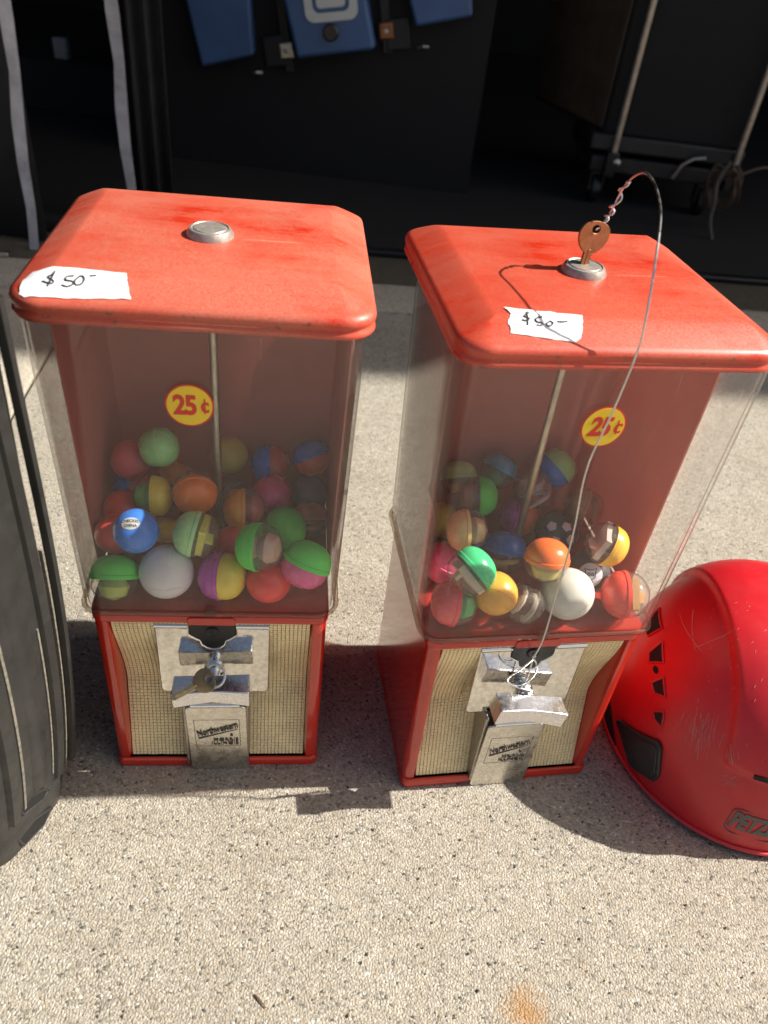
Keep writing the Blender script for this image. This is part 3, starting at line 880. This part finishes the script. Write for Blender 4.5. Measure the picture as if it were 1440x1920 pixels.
ball(2, [.0244, -.06, .2223], .0212, (.54, .525, .46), "large cream white ball at the front behind the wire", .4, ax=(70, .55))
capsule(2, [-.0713, -.063, .22], .0190, (.66, .07, .07), "capsule with coral red cap and green toy in the front corner", (172, .2), toy=(.05, .40, .08), kind=1)
capsule(2, [-.0116, -.066, .217], .0163, None, "empty looking clear capsule low between the orange and white balls", (-40, -.2), toy=(.4, .36, .3), kind=2)
capsule(2, [.0717, -.0622, .2208], .0198, (.68, .06, .04), "capsule with red cap and tan paper in its clear half", (178, .0), toy=(.50, .28, .10), kind=0)

# printed details on the balls
def ball_root(label):
    return next(o for o in COL.objects if o.get('label') == label)
def decal_disc(parent_label, R, direction, r1, mat, name, sx=1.0, sy=1.0, n=28):
    """thin cap of a sphere shell lying on the ball, centred on a world direction"""
    o = ball_root(parent_label)
    mw = o.matrix_world
    c = mw.translation
    d = direction.normalized()
    a = d.cross(CU).normalized(); b2 = a.cross(d).normalized()
    vs = [d * (R + .0002)]; fs = []
    for ring in (1, 2, 3):
        for k2 in range(n):
            t = 2 * PI * k2 / n; rr = r1 * ring / 3
            p = d * R + a * rr * sx * math.cos(t) + b2 * rr * sy * math.sin(t)
            vs.append(p.normalized() * (R + .0002))
    for k2 in range(n):
        fs.append((0, 1 + k2, 1 + (k2 + 1) % n))
        for ring in (0, 1):
            i0 = 1 + ring * n
            fs.append((i0 + k2, i0 + n + k2, i0 + n + (k2 + 1) % n, i0 + (k2 + 1) % n))
    inv = mw.to_3x3().inverted()
    ob = MB().add([inv @ v for v in vs], fs).build(name, mat, o, sharp=80)
    return ob, d, a, b2, inv, o
toC = -fw
lab = "blue ball with an oval white label"
ob, d, a, b2, inv, po = decal_disc(lab, .0168, toC + CU * .38 + CR * .05, .0072, MT['white'], "ball_label", 1.0, .68)
for txt, row in (("CHECKED", .0017), ("CHINA", -.0019)):
    me = text_mesh(txt, .0031, 0, 0, .00012)
    for v in me.vertices:
        v.co = inv @ ((d * .0168 - a * v.co.x + b2 * (v.co.y + row)).normalized() * .01706)
    place_text("label_print", me, MT['ink'], ob, Matrix.Identity(4))

lab = "dark ball with a round pale sticker"
ob, d, a, b2, inv, po = decal_disc(lab, .0184, toC - CU * .1 - CR * .12, .0115, cap_mat((.42, .44, .47)), "ball_sticker")
w = MB()
for loop in ([(-.004, .002), (-.005, .006), (-.002, .0045), (.002, .0045), (.005, .006), (.004, .002), (.0035, -.002), (0, -.004), (-.0035, -.002), (-.004, .002)],
             [(-.0025, .001), (-.001, .002), (-.0005, .0), (-.002, -.0005), (-.0025, .001)], [(.0025, .001), (.001, .002), (.0005, .0), (.002, -.0005), (.0025, .001)],
             [(-.002, -.006), (0, -.005), (.002, -.0065)], [(0, -.004), (0, -.0055)]):
    w.tube([inv @ ((d * .0184 + a * x + b2 * y).normalized() * .0187) for x, y in loop], .0004, 5)
w.build("sticker_print", MT['ink'], ob)
lab = "black ball printed with pale pentagons"
for da, db in ((.30, .35), (-.45, .40), (.52, -.30), (-.25, -.35)):
    decal_disc(lab, .0196, toC + CU * db + CR * da, .0048, cap_mat((.45, .45, .48)), "pentagon", n=5)

# ------------------------------------------------------------------ keys and wire
def key_mesh(L, bow, th):
    """flat key in the XZ plane, bow centre at the origin, blade along -Z; bow has a hole"""
    n = 28; mb = MB()
    outer = []
    for i in range(n):
        t = PI / 2 + 2 * PI * i / n
        x, z = bow * 1.12 * math.cos(t), bow * math.sin(t)
        z += bow * .10 * math.cos(2 * t)
        outer.append((x, z))
    hole = [(bow * .30 * math.cos(PI / 2 + 2 * PI * i / n), bow * .42 + bow * .26 * math.sin(PI / 2 + 2 * PI * i / n)) for i in range(n)]
    vs = []; fs = []
    for y in (-th / 2, th / 2):
        vs += [(x, y, z) for x, z in outer]; vs += [(x, y, z) for x, z in hole]
    for i in range(n):
        j = (i + 1) % n
        fs += [(i, j, n + j, n + i), (2 * n + j, 2 * n + i, 3 * n + i, 3 * n + j), (j, i, 2 * n + i, 2 * n + j), (n + i, n + j, 3 * n + j, 3 * n + i)]
    mb.add(vs, fs)
    return mb
def key_blade(L, bow, th):
    w = bow * .36
    cuts = [(-w, 0), (w * 1.3, 0), (w * 1.3, -.06 * L), (w, -.10 * L), (w, -.22 * L), (w * .55, -.28 * L), (w * .8, -.36 * L), (w * .45, -.45 * L), (w * .9, -.54 * L), (w * .5, -.64 * L), (w * .75, -.74 * L), (w * .6, -.86 * L), (0, -L), (-w * .8, -.93 * L), (-w, -.86 * L)]
    mb = MB(); mb.prism([(x, z - bow * .75) for x, z in cuts], th, lambda a, b, q: (a, q - th / 2, b))
    mb.box(-w * .35, w * .1, -th / 2 - .0003, th / 2 + .0003, -bow * .8 - .8 * L, -bow * .8)
    return mb

m1, m2 = mach_matrix(1), mach_matrix(2)
# key hanging at the first machine's handle by a pale ring
k1 = empty("key")
tag(k1, "brass key hanging from the handle by a pale ring", "key")
c = m1 @ Vector((-.0040, -.1085, .1505)); tip = m1 @ Vector((-.0306, -.1175, .1395))
bl = (tip - c).normalized()
nrm = (Vector((0, -.55, .83))); nrm = (nrm - bl * nrm.dot(bl)).normalized()
xax = nrm.cross(bl * -1).normalized()
mt = Matrix((xax, nrm, -bl)).transposed().to_4x4(); mt.translation = c
k1.matrix_world = mt
bow = .0088
key_mesh(.026, bow, .0017).build("key_bow", MT['brass'], k1, bevel=.0003)
key_blade(.023, bow, .0016).build("key_blade", MT['brassbright'], k1, bevel=.0002)
rp = [Vector((.0088 * math.cos(t), .0088 * math.sin(t) * .35, .0088 * math.sin(t) + bow * .95)) for t in [2 * PI * i / 32 for i in range(32)]]
MB().tube(rp, .0011, 8, closed=True).build("key_ring", MT['ring'], k1)
# key standing in the second machine's lid lock
k2 = empty("key")
tag(k2, "brown key standing in the lid lock with wire through its bow", "key")
mt = m2 @ Matrix.Translation((.0022, .0150, .4815)) @ Matrix.Rotation(math.radians(-6), 4, 'X') @ Matrix.Rotation(math.radians(6), 4, 'Y') @ Matrix.Rotation(math.radians(12), 4, 'Z')
k2.matrix_world = mt
key_mesh(.03, .0108, .0019).build("key_bow", MT['copper'], k2, bevel=.0003)
key_blade(.012, .0108, .0018).build("key_blade", MT['copper'], k2, bevel=.0002)

wpts = [(.0022, .0135, .4862), (.0054, .0165, .4872), (.0095, .018, .4929), (.0109, .016, .5005), (.0126, .0123, .5145), (.014, .005, .5231), (.0158, -.004, .5276), (.0156, -.02, .5256), (.011, -.042, .5198), (.0057, -.058, .5142), (.0009, -.072, .5038), (-.0007, -.083, .4801), (-.0012, -.0875, .4659), (-.001, -.0890, .4497), (-.005, -.0905, .4106), (-.0103, -.0905, .3663), (-.0051, -.0905, .3117), (-.003, -.091, .2554), (-.0036, -.094, .2067), (-.0077, -.096, .1876), (-.0062, -.0935, .1600), (-.0075, -.0895, .1420)]
wire = empty("wire", m2 @ Vector((0, -.09, .19)))
tag(wire, "thin bent wire running from the lid key down to the handle of its machine", "wire")
inv = wire.matrix_basis.inverted()
WP = [m2 @ Vector(p) - wire.location for p in wpts]
MB().tube(spline(WP, 8), .00072, 8).build("wire_strand", MT['wire'], wire)
# twisted doubled end near the key
core = spline([m2 @ Vector(p) - wire.location for p in [(.0054, .0165, .4872), (.0095, .018, .4929), (.0109, .016, .5005), (.0126, .0123, .5145), (.0135, .0085, .5190)]], 14)
tw = []
for i, p in enumerate(core):
    a = i * .55; rr = .0019 * math.sin(PI * min(1, max(.12, i / (len(core) - 1)))) + .0006
    tw.append(p + CR * rr * math.cos(a) + (CU * .6 + fw * .4) * rr * math.sin(a))
MB().tube(tw, .00072, 8).build("twisted_end", MT['wire'], wire)
# coils round the handle stem and a hook loop above it
axis0 = m2 @ Vector((0, -.0815, .1315)) - wire.location
ydir = (m2.to_3x3() @ Vector((0, -1, 0)))
xdir = (m2.to_3x3() @ Vector((1, 0, 0)))
co = []
for i in range(90):
    t = i * .30; rr = .0070 + .0006 * math.sin(i * .7)
    co.append(axis0 + ydir * (.0015 + .0085 * i / 90 + .0006 * math.sin(i * .4)) + xdir * rr * math.cos(t) + Vector((0, 0, 1)) * rr * math.sin(t))
MB().tube(co, .00072, 6).build("coil", MT['wire'], wire)
hk = [(-.0060, -.0960, .1905), (-.0085, -.0955, .1890), (-.0040, -.0960, .1820), (-.0005, -.0940, .1700), (-.0030, -.0930, .1580), (-.0110, -.0930, .1520), (-.0165, -.0930, .1535)]
MB().tube(spline([m2 @ Vector(p) - wire.location for p in hk], 8), .00072, 6).build("hook", MT['wire'], wire)
hk = [(-.0075, -.0962, .1880), (-.0150, -.0950, .1740), (-.0225, -.0930, .1600), (-.0120, -.0915, .1480), (.0040, -.0905, .1400)]
MB().tube(spline([m2 @ Vector(p) - wire.location for p in hk], 8), .00072, 6).build("hook", MT['wire'], wire)

# ------------------------------------------------------------------ helmet
HC = Vector((.3760, .5280, 0)); HRX, HRY, HZ = .125, .137, .177
def dome_pt(az, t, off=0.0):
    ph = t * PI / 2
    rho = math.sin(ph) ** .82 if t > 0 else 0; ze = max(math.cos(ph), 0) ** .80
    p = Vector((HRX * rho * math.cos(az), HRY * rho * math.sin(az), .004 + HZ * ze))
    n = Vector((p.x / HRX ** 2, p.y / HRY ** 2, (p.z) / HZ ** 2 + 1e-6)).normalized()
    # raised centre panel along the length
    x = p.x
    e = min(max((.0625 - abs(x)) / .0075, 0), 1); e = e * e * (3 - 2 * e)
    zz = min(max((p.z - .088) / .010, 0), 1); zz = zz * zz * (3 - 2 * zz)
    return p + n * (off + .0055 * e * zz)
hel = empty("climbing_helmet", HC)
tag(hel, "scratched red climbing helmet lying dome up beside a capsule machine", "helmet")
na, ntt = 200, 96
vs = [dome_pt(0, 0)]; fs = []
for i in range(1, ntt + 1):
    for j in range(na): vs.append(dome_pt(2 * PI * j / na, i / ntt))
for j in range(na): fs.append((0, 1 + j, 1 + (j + 1) % na))
for i in range(ntt - 1):
    for j in range(na):
        k3 = (j + 1) % na
        fs.append((1 + i * na + j, 1 + (i + 1) * na + j, 1 + (i + 1) * na + k3, 1 + i * na + k3))
sh = MB().add(vs, fs).build("shell", MT['helmet'], hel, sharp=60)
MB().tube([dome_pt(2 * PI * j / na, .995, .0008) for j in range(na)], .0022, 8, closed=True).build("rim_edge", MT['helmet'], hel)
def patch(poly, off, thick, name, mat, parent, bev=.0008, sub=4):
    """poly in (az, t) laid on the dome, with thickness"""
    dense = []
    for i in range(len(poly)):
        a, b = poly[i], poly[(i + 1) % len(poly)]
        for s in range(sub): dense.append((a[0] + (b[0] - a[0]) * s / sub, a[1] + (b[1] - a[1]) * s / sub))
    n = len(dense); ca = sum(p[0] for p in dense) / n; ct = sum(p[1] for p in dense) / n
    vs = []; fs = []
    for s, o_ in ((1.0, off - .003), (1.0, off + thick), (.55, off + thick)):
        vs += [dome_pt(ca + (a - ca) * s, ct + (t - ct) * s, o_) for a, t in dense]
    vs.append(dome_pt(ca, ct, off + thick))
    for r in (0, 1):
        for i in range(n):
            j = (i + 1) % n; fs.append((r * n + i, r * n + j, (r + 1) * n + j, (r + 1) * n + i))
    for i in range(n): fs.append((2 * n + i, 2 * n + (i + 1) % n, 3 * n))
    return MB().add(vs, fs).build(name, mat, parent, bevel=bev)
for poly in ([(2.975, .649), (2.829, .599), (2.793, .569), (3.072, .556), (3.048, .636)],
             [(3.181, .667), (3.205, .649), (3.205, .569), (3.375, .606), (3.278, .667), (3.205, .673)][1:5],
             [(3.425, .698), (3.470, .640), (3.590, .682), (3.500, .712)],
             [(3.583, .762), (3.642, .729), (3.664, .735), (3.700, .778), (3.630, .780)]):
    vt = patch(poly, .0, .0006, "vent_dark_patch", MT['blackmat'], hel, .0003)  # black patch laid on the shell stands for the shade in the opening
    MB().tube([dome_pt(a + (b_ - a) * i / 5, t + (t_ - t) * i / 5, .0007) for (a, t), (b_, t_) in zip(poly, poly[1:] + poly[:1]) for i in range(5)], .0009, 6, closed=True).build("vent_rim", MT['helmet'], vt)
v2p = [(3.180, .668), (3.150, .640), (3.205, .570), (3.372, .607), (3.278, .668)]
rv = [(3.369 + .036 * math.cos(a), .655 + .013 * math.sin(a)) for a in [2 * PI * i / 12 for i in range(12)]]
patch(rv, .0, .0006, "vent_dark_patch", MT['blackmat'], hel, .0003, 1)
cl = patch([(3.363, .932), (3.399, .912), (3.557, .874), (3.739, .823), (3.787, .834), (3.866, .920), (3.860, .951), (3.654, .980), (3.484, .945)], .0, .0040, "headlamp_clip", MT['casep'], hel, .0015)
patch([(3.600, .884), (3.735, .842), (3.772, .846), (3.838, .918), (3.834, .940), (3.690, .962)], .003, .0022, "clip_tab", MT['casep'], cl, .0010)
patch([(3.150, .940), (3.254, .951), (3.400, .978), (3.484, .996), (3.420, 1.0), (3.150, 1.0)], .0, .0012, "padding", MT['blackmat'], hel, .0004)
patch([(4.372, .708), (4.62, .694), (4.62, .716), (4.386, .730)], .0, .0012, "slot", MT['blackmat'], hel, .0004)
# maker's print on the front
def on_dome(me, az0, t0, kx, kt, off):
    for v in me.vertices:
        p = dome_pt(az0 + v.co.x * kx, t0 - v.co.y * kt, off + v.co.z)
        v.co = p
    return me
me = text_mesh("PETZL", .0135, .0001, .12, .0007, align='LEFT', spacing=.95)
bm = bmesh.new(); bm.from_mesh(me); bmesh.ops.triangulate(bm, faces=bm.faces); bm.to_mesh(me); bm.free()
on_dome(me, 4.385, .908, 8.3, 6.2, .0006)
place_text("lettering", me, MT['logo'], hel, Matrix.Identity(4))
fr = [(4.372 + .36 * (x / 2 + .5), .908 + .048 * y) for x, y in [(p.x, p.y) for p in rrect(1, 1, .35, 0, n=4)]]
MB().tube([dome_pt(a, t, .0004) for a, t in fr], .0005, 5, closed=True).build("logo_outline", MT['logo'], hel)
# scuffs
rnd = random.Random(21)
sc = MB()
def scratch(a0, t0, a1, t1, r=.00028):
    sc.tube([dome_pt(a0 + (a1 - a0) * i / 8, t0 + (t1 - t0) * i / 8, .00012) for i in range(9)], [r * (.3 if i in (0, 8) else rnd.uniform(.6, 1.1)) for i in range(9)], 4)
for i in range(46):
    a = rnd.gauss(3.88, .09); t = rnd.gauss(.660, .035)
    l = rnd.uniform(.02, .075)
    scratch(a, t, a + l * .62 + rnd.uniform(-.015, .015), t + l, rnd.uniform(.00014, .00032))
for i in range(16):
    a = rnd.gauss(4.17, .03); t = rnd.gauss(.675, .018); l = rnd.uniform(.012, .03)
    scratch(a, t, a + l * 1.2, t + l * .9, .0002)
for i in range(20):
    a = rnd.gauss(4.29, .035); t = rnd.gauss(.765, .016); l = rnd.uniform(.012, .035)
    scratch(a, t, a - l * .9, t + l * .7, .0002)
scratch(2.98, .46, 3.52, .44, .0004); scratch(3.02, .39, 3.50, .46, .00035); scratch(3.45, .46, 3.55, .27, .0004)
for i in range(60):
    a = rnd.uniform(3.0, 4.6); t = rnd.uniform(.12, .7); l = rnd.uniform(.004, .014)
    scratch(a, t, a + l * rnd.uniform(-1, 1), t + l, .00022)
so = sc.build("scratches", MT['scuff'], hel); so['kind'] = 'stuff'


# ------------------------------------------------------------------ black moulded case at the left edge
A0, B0 = Vector((-.2470, .3690, 0)), Vector((-.2668, .2980, 0))
yd = (A0 - B0).normalized(); xd = Vector((yd.y, -yd.x, 0))     # xd points towards the machines
case = empty("moulded_case", (B0.x, B0.y, 0), math.atan2(xd.y, xd.x))
tag(case, "black moulded plastic case standing on end at the edge of view", "case")
TD = .100
def bulge(z): return -.014 * max(0, 1 - z / .035) ** 2 + .050 * (1 - math.exp(-z / .22))
zs = [0, .006, .015, .03, .045, .07, .1, .14, .18, .22, .27, .32, .38, .43, .46, .475]
body = MB()
body.loft([rrect(.17 + bulge(z) / 2, TD / 2 - (.004 if z < .02 or z > .47 else 0), .028, z, -.17 + bulge(z) / 2, TD / 2 - .017, 6) for z in zs])
body.build("shell", MT['casep'], case, sharp=50)
def rib(y, w, h, z0, z1, mat, name):
    mb = MB(); rings = []
    n = 16
    for i in range(n + 1):
        z = z0 + (z1 - z0) * i / n; x = bulge(z)
        yy = y + .004 * math.sin(z * 9)
        rings.append([Vector((x - .002, yy - w, z)), Vector((x + h, yy - w * .6, z)), Vector((x + h, yy + w * .6, z)), Vector((x - .002, yy + w, z))])
    mb.loft(rings).build(name, mat, case, sharp=50)
rib(.0765, .0030, .0028, .052, .47, MT['casep'], "rib")
rib(.0700, .0010, .0006, .05, .30, MT['dust'], "seam")
rib(.0610, .0060, .0024, .050, .47, MT['casep'], "rib")
rib(.0535, .0012, .0007, .062, .24, MT['dust'], "seam")
rib(.0390, .0110, .0016, .066, .47, MT['casep'], "rib")
rib(.0210, .0018, .0009, .060, .34, MT['dust'], "seam")
rib(.0090, .0060, .0036, .060, .47, MT['casep'], "rib")
ft = MB()
ft.loft([rrect(.0905 + dx, TD / 2 - .001 + dx, .030, z, -.09 + dx, TD / 2 - .017, 10) for z, dx in ((.001, -.003), (.004, .0005), (.008, .0018), (.030, .0035), (.043, .0040), (.047, .0030))])
ft.build("foot", MT['casep'], case, sharp=40)
for zc, pts in ((.058, [(.047, .050), (.040, .047), (.020, .056), (.016, .074), (.020, .073), (.043, .057)]), (.025, [(.050, .016), (.038, .008), (.016, .012), (.012, .030), (.015, .036)])):
    xa = bulge(zc) + .0004 if zc > .05 else .0060
    rc = MB().prism(pts, .0016, lambda a, b, q: (xa + q - .0010, a, b)).build("recess_dark_patch", MT['blackmat'], case)  # black patch set on the side, the hollow's shade put in its colour
    MB().tube([(xa + .0004, a + (a2 - a) * k / 4, b + (b2 - b) * k / 4) for (a, b), (a2, b2) in zip(pts, pts[1:] + pts[:1]) for k in range(4)], .0011, 6, closed=True).build("recess_lip", MT['casep'], rc)

# ------------------------------------------------------------------ things in the dark behind
# curtain with a grey edge band, and a second one
def curtain(p0, p1, z1, band_at, band_dx, label, w=.021):
    r = empty("curtain", p0); tag(r, label, "curtain", "black curtains in the building opening")
    n = 24; vs = []; fs = []
    d = (p1 - p0)
    nrm = Vector((-d.y, d.x, 0)).normalized()
    for iz in range(9):
        z = .006 + (z1 - .006) * iz / 8
        for i in range(n + 1):
            t = i / n
            p = d * t + nrm * .014 * math.sin(t * 17 + iz * .2)
            vs.append((p.x, p.y, z))
    for iz in range(8):
        for i in range(n):
            a = iz * (n + 1) + i; fs.append((a, a + 1, a + n + 2, a + n + 1))
    o = MB().add(vs, fs).build("cloth", MT['fabric'], r, sharp=80)
    sm = o.modifiers.new("thick", 'SOLIDIFY'); sm.thickness = .002
    mb = MB(); rings = []
    dd = d.normalized()
    for iz in range(29):
        z = .002 + (z1 - .002) * iz / 28
        c0 = band_at - p0 + dd * (band_dx * z / z1 + .003 * math.sin(z * 23)) - nrm * .020
        ww = w * (.5 + .06 * math.sin(z * 31 + 1)) * (.72 + .28 * min(1, z / .18))
        rings.append([Vector((c0.x, c0.y, z)) + dd * ww - nrm * .002, Vector((c0.x, c0.y, z)) + dd * ww + nrm * .002, Vector((c0.x, c0.y, z)) - dd * ww + nrm * .002, Vector((c0.x, c0.y, z)) - dd * ww - nrm * .002])
    mb.loft(rings).build("edge_band", MT['strap'], r)
    return r
curtain(Vector((-1.75, 1.50, 0)), Vector((-.775, 1.60, 0)), 2.3, Vector((-.789, 1.57, 0)), .13, "black curtain with a grey edge band hanging down to the concrete")
curtain(Vector((-.648, 1.775, 0)), Vector((-.560, 1.787, 0)), 2.3, Vector((-.648, 1.772, 0)), -.01, "narrow black curtain with a straight grey band, right of the dark gap", .023)

rack = empty("equipment_case", (0, 2.3, 0))
tag(rack, "large black equipment case leaning in the dark with three blue panels", "equipment case")
def P23(x, z, q=0.0): return (x, q, z)
tilt = math.radians(10.5)
ex, ez = Vector((math.cos(tilt), 0, math.sin(tilt))), Vector((-math.sin(tilt), 0, math.cos(tilt)))
MB().box(-.80, .12, .031, .34, .005, 1.35).build("body", MT['blackmat'], rack)
def panel(pts, name, mat, q0, q1, bev, parent=rack):
    return MB().prism(pts, q1 - q0, lambda a, b, q: (a, q0 + q, b)).build(name, mat, parent, bevel=bev, segs=3)
def up_ext(bl, br, tr, tl, k):
    return [bl, br, (tr[0] + (tr[0] - br[0]) * k, tr[1] + (tr[1] - br[1]) * k), (tl[0] + (tl[0] - bl[0]) * k, tl[1] + (tl[1] - bl[1]) * k)]
panel(up_ext((-.6214, .2481), (-.4838, .2903), (-.4928, .4099), (-.6556, .3926), 1.2), "blue_panel", MT['blue'], -.012, .03, .008)
mid = panel(up_ext((-.3679, .2969), (-.1695, .3403), (-.1989, .4409), (-.4054, .4191), 1.6), "blue_panel", MT['blue'], -.030, .03, .010)
panel(up_ext((-.0734, .3976), (.0637, .4352), (.0568, .4680), (-.0961, .4518), 3.0), "blue_panel", MT['blue'], -.012, .03, .008)
# pale rounded square emblem on the middle panel, in its tilted frame
ec = Vector((-.292, -.0315, .452))
def emb(hx, hy, r, y):
    return [ec + ex * p.x + ez * p.y + Vector((0, y, 0)) for p in rrect(hx, hy, r, 0, n=5)]
def frame(h0, h1, r0, r1, name, mat, hy=1.0):
    a, b = emb(h0, h0 * hy, r0, 0), emb(h1, h1 * hy, r1, 0)
    n = len(a); vs = a + b + [p - Vector((0, .003, 0)) for p in a] + [p - Vector((0, .003, 0)) for p in b]
    fs = []
    for i in range(n):
        j = (i + 1) % n
        fs += [(2 * n + i, 2 * n + j, 3 * n + j, 3 * n + i), (i, j, 2 * n + j, 2 * n + i), (n + j, n + i, 3 * n + i, 3 * n + j)]
    MB().add(vs, fs).build(name, mat, mid)
frame(.066, .046, .022, .016, "emblem_frame", MT['white'], .95)
a = emb(.036, .034, .010, 0); n = len(a)
MB().add(a + [p - Vector((0, .003, 0)) for p in a], [tuple(range(n, 2 * n))] + [(i, (i + 1) % n, n + (i + 1) % n, n + i) for i in range(n)]).build("emblem_square", MT['white'], mid)
MB().lathe([(.0195, 0), (.0195, .010), (.016, .013), (.0002, .013)], 24, Matrix.Translation((-.2835, -.029, .366)) @ Matrix.Rotation(PI / 2, 4, 'X')).build("knob", MT['black'], rack)
for x, z, cm in ((-.402, .306, MT['steel']), (-.148, .378, MT['copper'])):
    pts = [Vector((x, 0, z)) + ex * aa + ez * bb for aa, bb in ((-.018, -.018), (.018, -.018), (.018, .020), (-.018, .020))]
    lt = panel([(p.x, p.z) for p in pts], "latch", cm, .012, .03, .004)
    MB().lathe([(.006, 0), (.006, .004), (.0002, .006)], 12, Matrix.Translation((x, .012, z)) @ Matrix.Rotation(PI / 2, 4, 'X')).build("rivet", MT['steel'], lt)
MT['rail'] = plain("dark_grey_rail", (.011, .011, .012), .6)
for x0, z0 in ((-.402, .306), (-.148, .378)):
    rl = MB().box(-.012, .012, .020, .0305, -.05, .9).build("frame_rail", MT['rail'], rack, bevel=.002)
    rl.location = (x0, .0, z0); rl.rotation_euler = (0, -tilt, 0)
    bk = MB().box(-.030, .030, .018, .0305, -.035, .035).build("latch_plate", MT['rail'], rack, bevel=.003)
    bk.location = (x0 + (-.03 if x0 < -.3 else .03), 0, z0 - .004); bk.rotation_euler = (0, -tilt, 0)
for x, z in ((-.444, .298), (-.102, .388)):
    MB().lathe([(.009, 0), (.008, .007), (.0002, .010)], 14, Matrix.Translation((x, .03, z)) @ Matrix.Rotation(PI / 2, 4, 'X')).build("screw", MT['wire'], rack)
for x, z in ((-.482, .245), (-.05, .352)):
    MB().tube([(x - .013, .026, z - .004), (x, .018, z + .002), (x + .013, .026, z + .002)], .004, 8).build("catch", MT['wire'], rack)

# flat cart with poles and casters, and the cabinet riding on it
cart = empty("equipment_cart", (.65, 2.4, 0))
tag(cart, "low black flat cart on casters with two upright steel poles", "cart")
MB().box(-.205, .225, 0, .45, .147, .190).build("deck", MT['casep'], cart, bevel=.006)
MB().box(-.190, .225, .012, .44, .088, .132).build("lower_rail", MT['casep'], cart, bevel=.006)
for x, y in ((-.160, .03), (.150, .03), (-.150, .40), (.165, .40)):
    cs = MB(); m_ = Matrix.Translation((x, y, .040)) @ Matrix.Rotation(PI / 2, 4, 'Y')
    cs.lathe([(.030, -.013), (.038, -.010), (.0395, 0), (.038, .010), (.030, .013)], 24, m_)
    wh = cs.build("caster", MT['black'], cart)
    MB().lathe([(.012, -.0155), (.012, .0155)], 16, m_).build("hub", MT['steel'], wh)
    fk = MB().box(x - .020, x - .016, y - .018, y + .018, .035, .088); fk.box(x + .016, x + .020, y - .018, y + .018, .035, .088); fk.box(x - .016, x + .016, y - .018, y + .018, .082, .088)
    fk.build("fork", MT['casep'], wh)
for x in (-.137, .203):
    MB().tube([(x, -.012, .145), (x, -.012, 1.0)], .0085, 12).build("pole", MT['pole'], cart)
    MB().box(x - .016, x + .016, -.022, .004, .085, .15).build("pole_socket", MT['black'], cart, bevel=.003)
MB().lathe([(.010, 0), (.010, .004), (.0002, .008)], 12, Matrix.Translation((-.124, -.020, .125)) @ Matrix.Rotation(PI / 2, 4, 'X')).build("bolt", MT['wire'], cart)
MB().tube([(.045, -.006, .100), (.060, -.012, .140), (.085, -.018, .160), (.115, -.018, .165)], .006, 8).build("lever", MT['steel'], cart)
cab = empty("cabinet_box", (.475, 2.408, .1905), 0)
tag(cab, "tall black cabinet with a brown side standing on the cart", "cabinet")
s0 = Vector((0, 0)); s1 = Vector((-.165, .39)); f1 = Vector((.39, -.0))
MB().prism([(0, 0), (.39, 0), (.225, .39), (-.165, .39)], .95, lambda a, b, q: (a, b, q)).build("box_body", MT['blackmat'], cab, bevel=.006)
sn = Vector((s1.y, -s1.x)).normalized() * -1
ang = math.atan2(s1.y, s1.x)
sp = MB().box(.012, .415, .0005, .006, .012, .94).build("side_panel", MT['brown'], cab, bevel=.002)
sp.rotation_euler = (0, 0, ang)
# cable tangle and hanging rope by the cart
tg = empty("cable_coil", (.80, 2.26, .03)); tag(tg, "loose tangle of brown cable hanging beside the cart", "cable")
rnd = random.Random(5)
for j in range(3):
    P = []
    for i in range(40):
        t = i * .42 + j
        P.append((.035 * math.cos(t) + .012 * math.sin(t * 1.7 + j), .02 * math.sin(t * .8) + .01 * j, .09 + .045 * math.sin(t) + .014 * math.cos(t * 2.3 + j)))
    MB().tube(P, .0035, 6).build("cable_loop", MT['cable'], tg)
MB().tube(spline([(.03, 0, .13), (.09, .02, .15), (.16, .05, .14), (.24, .06, .16)], 6), .0035, 6).build("cable_tail", MT['cable'], tg)
MT["rope"] = plain("dirty_rope", (.10, .085, .07), 0.9)
rp = MB().tube(spline([(.772, 2.20, .20), (.758, 2.205, .15), (.766, 2.20, .10), (.772, 2.20, .05), (.790, 2.19, .006)], 8), .005, 8).build("rope", MT['rope'])
tag(rp, "thin pale rope end hanging down to the dark floor", "rope")
bx = MB().box(-.022, .022, 0, .03, 0, .058).build("carton", cap_mat((.14, .15, .17)), None, bevel=.004, loc=(-1.175, 2.7, .150))
tag(bx, "small pale carton deep in the dark gap", "carton")
sf = MB().box(-1.6, -.95, 2.66, 3.0, 0, .149).build("crate", MT['blackmat'], None, bevel=.01)
tag(sf, "low black crate in the dark gap under the pale carton", "crate")

# ------------------------------------------------------------------ litter
tw_ = MB().tube([(.0, 0, .0012), (.004, -.003, .0016), (.010, -.008, .0012)], [.0006, .0007, .0004], 6).build("twig", MT['wood'], None, loc=(-.050, .2290, 0))
tag(tw_, "tiny dry twig on the concrete in front of the machines", "twig")
gr = MB(); rnd = random.Random(11)
for i in range(420):
    x, y = rnd.uniform(-.35, .45), rnd.uniform(.12, .95); s = rnd.uniform(.0006, .0016)
    vs = [(x + s * rnd.uniform(.7, 1.3) * dx_, y + s * rnd.uniform(.7, 1.3) * dy_, s * .7 + s * .7 * dz_) for dx_, dy_, dz_ in ((1, 0, 0), (0, 1, 0), (-1, 0, 0), (0, -1, 0), (0, 0, 1), (0, 0, -1))]
    gr.add(vs, [(0, 1, 4), (1, 2, 4), (2, 3, 4), (3, 0, 4), (1, 0, 5), (2, 1, 5), (3, 2, 5), (0, 3, 5)])
go = gr.build("grit", plain("grit_stone", (.20, .17, .13), 0.9, var=.6, scale=70), None, sharp=20)
tag(go, "loose grit scattered over the concrete", "grit", kind='stuff')
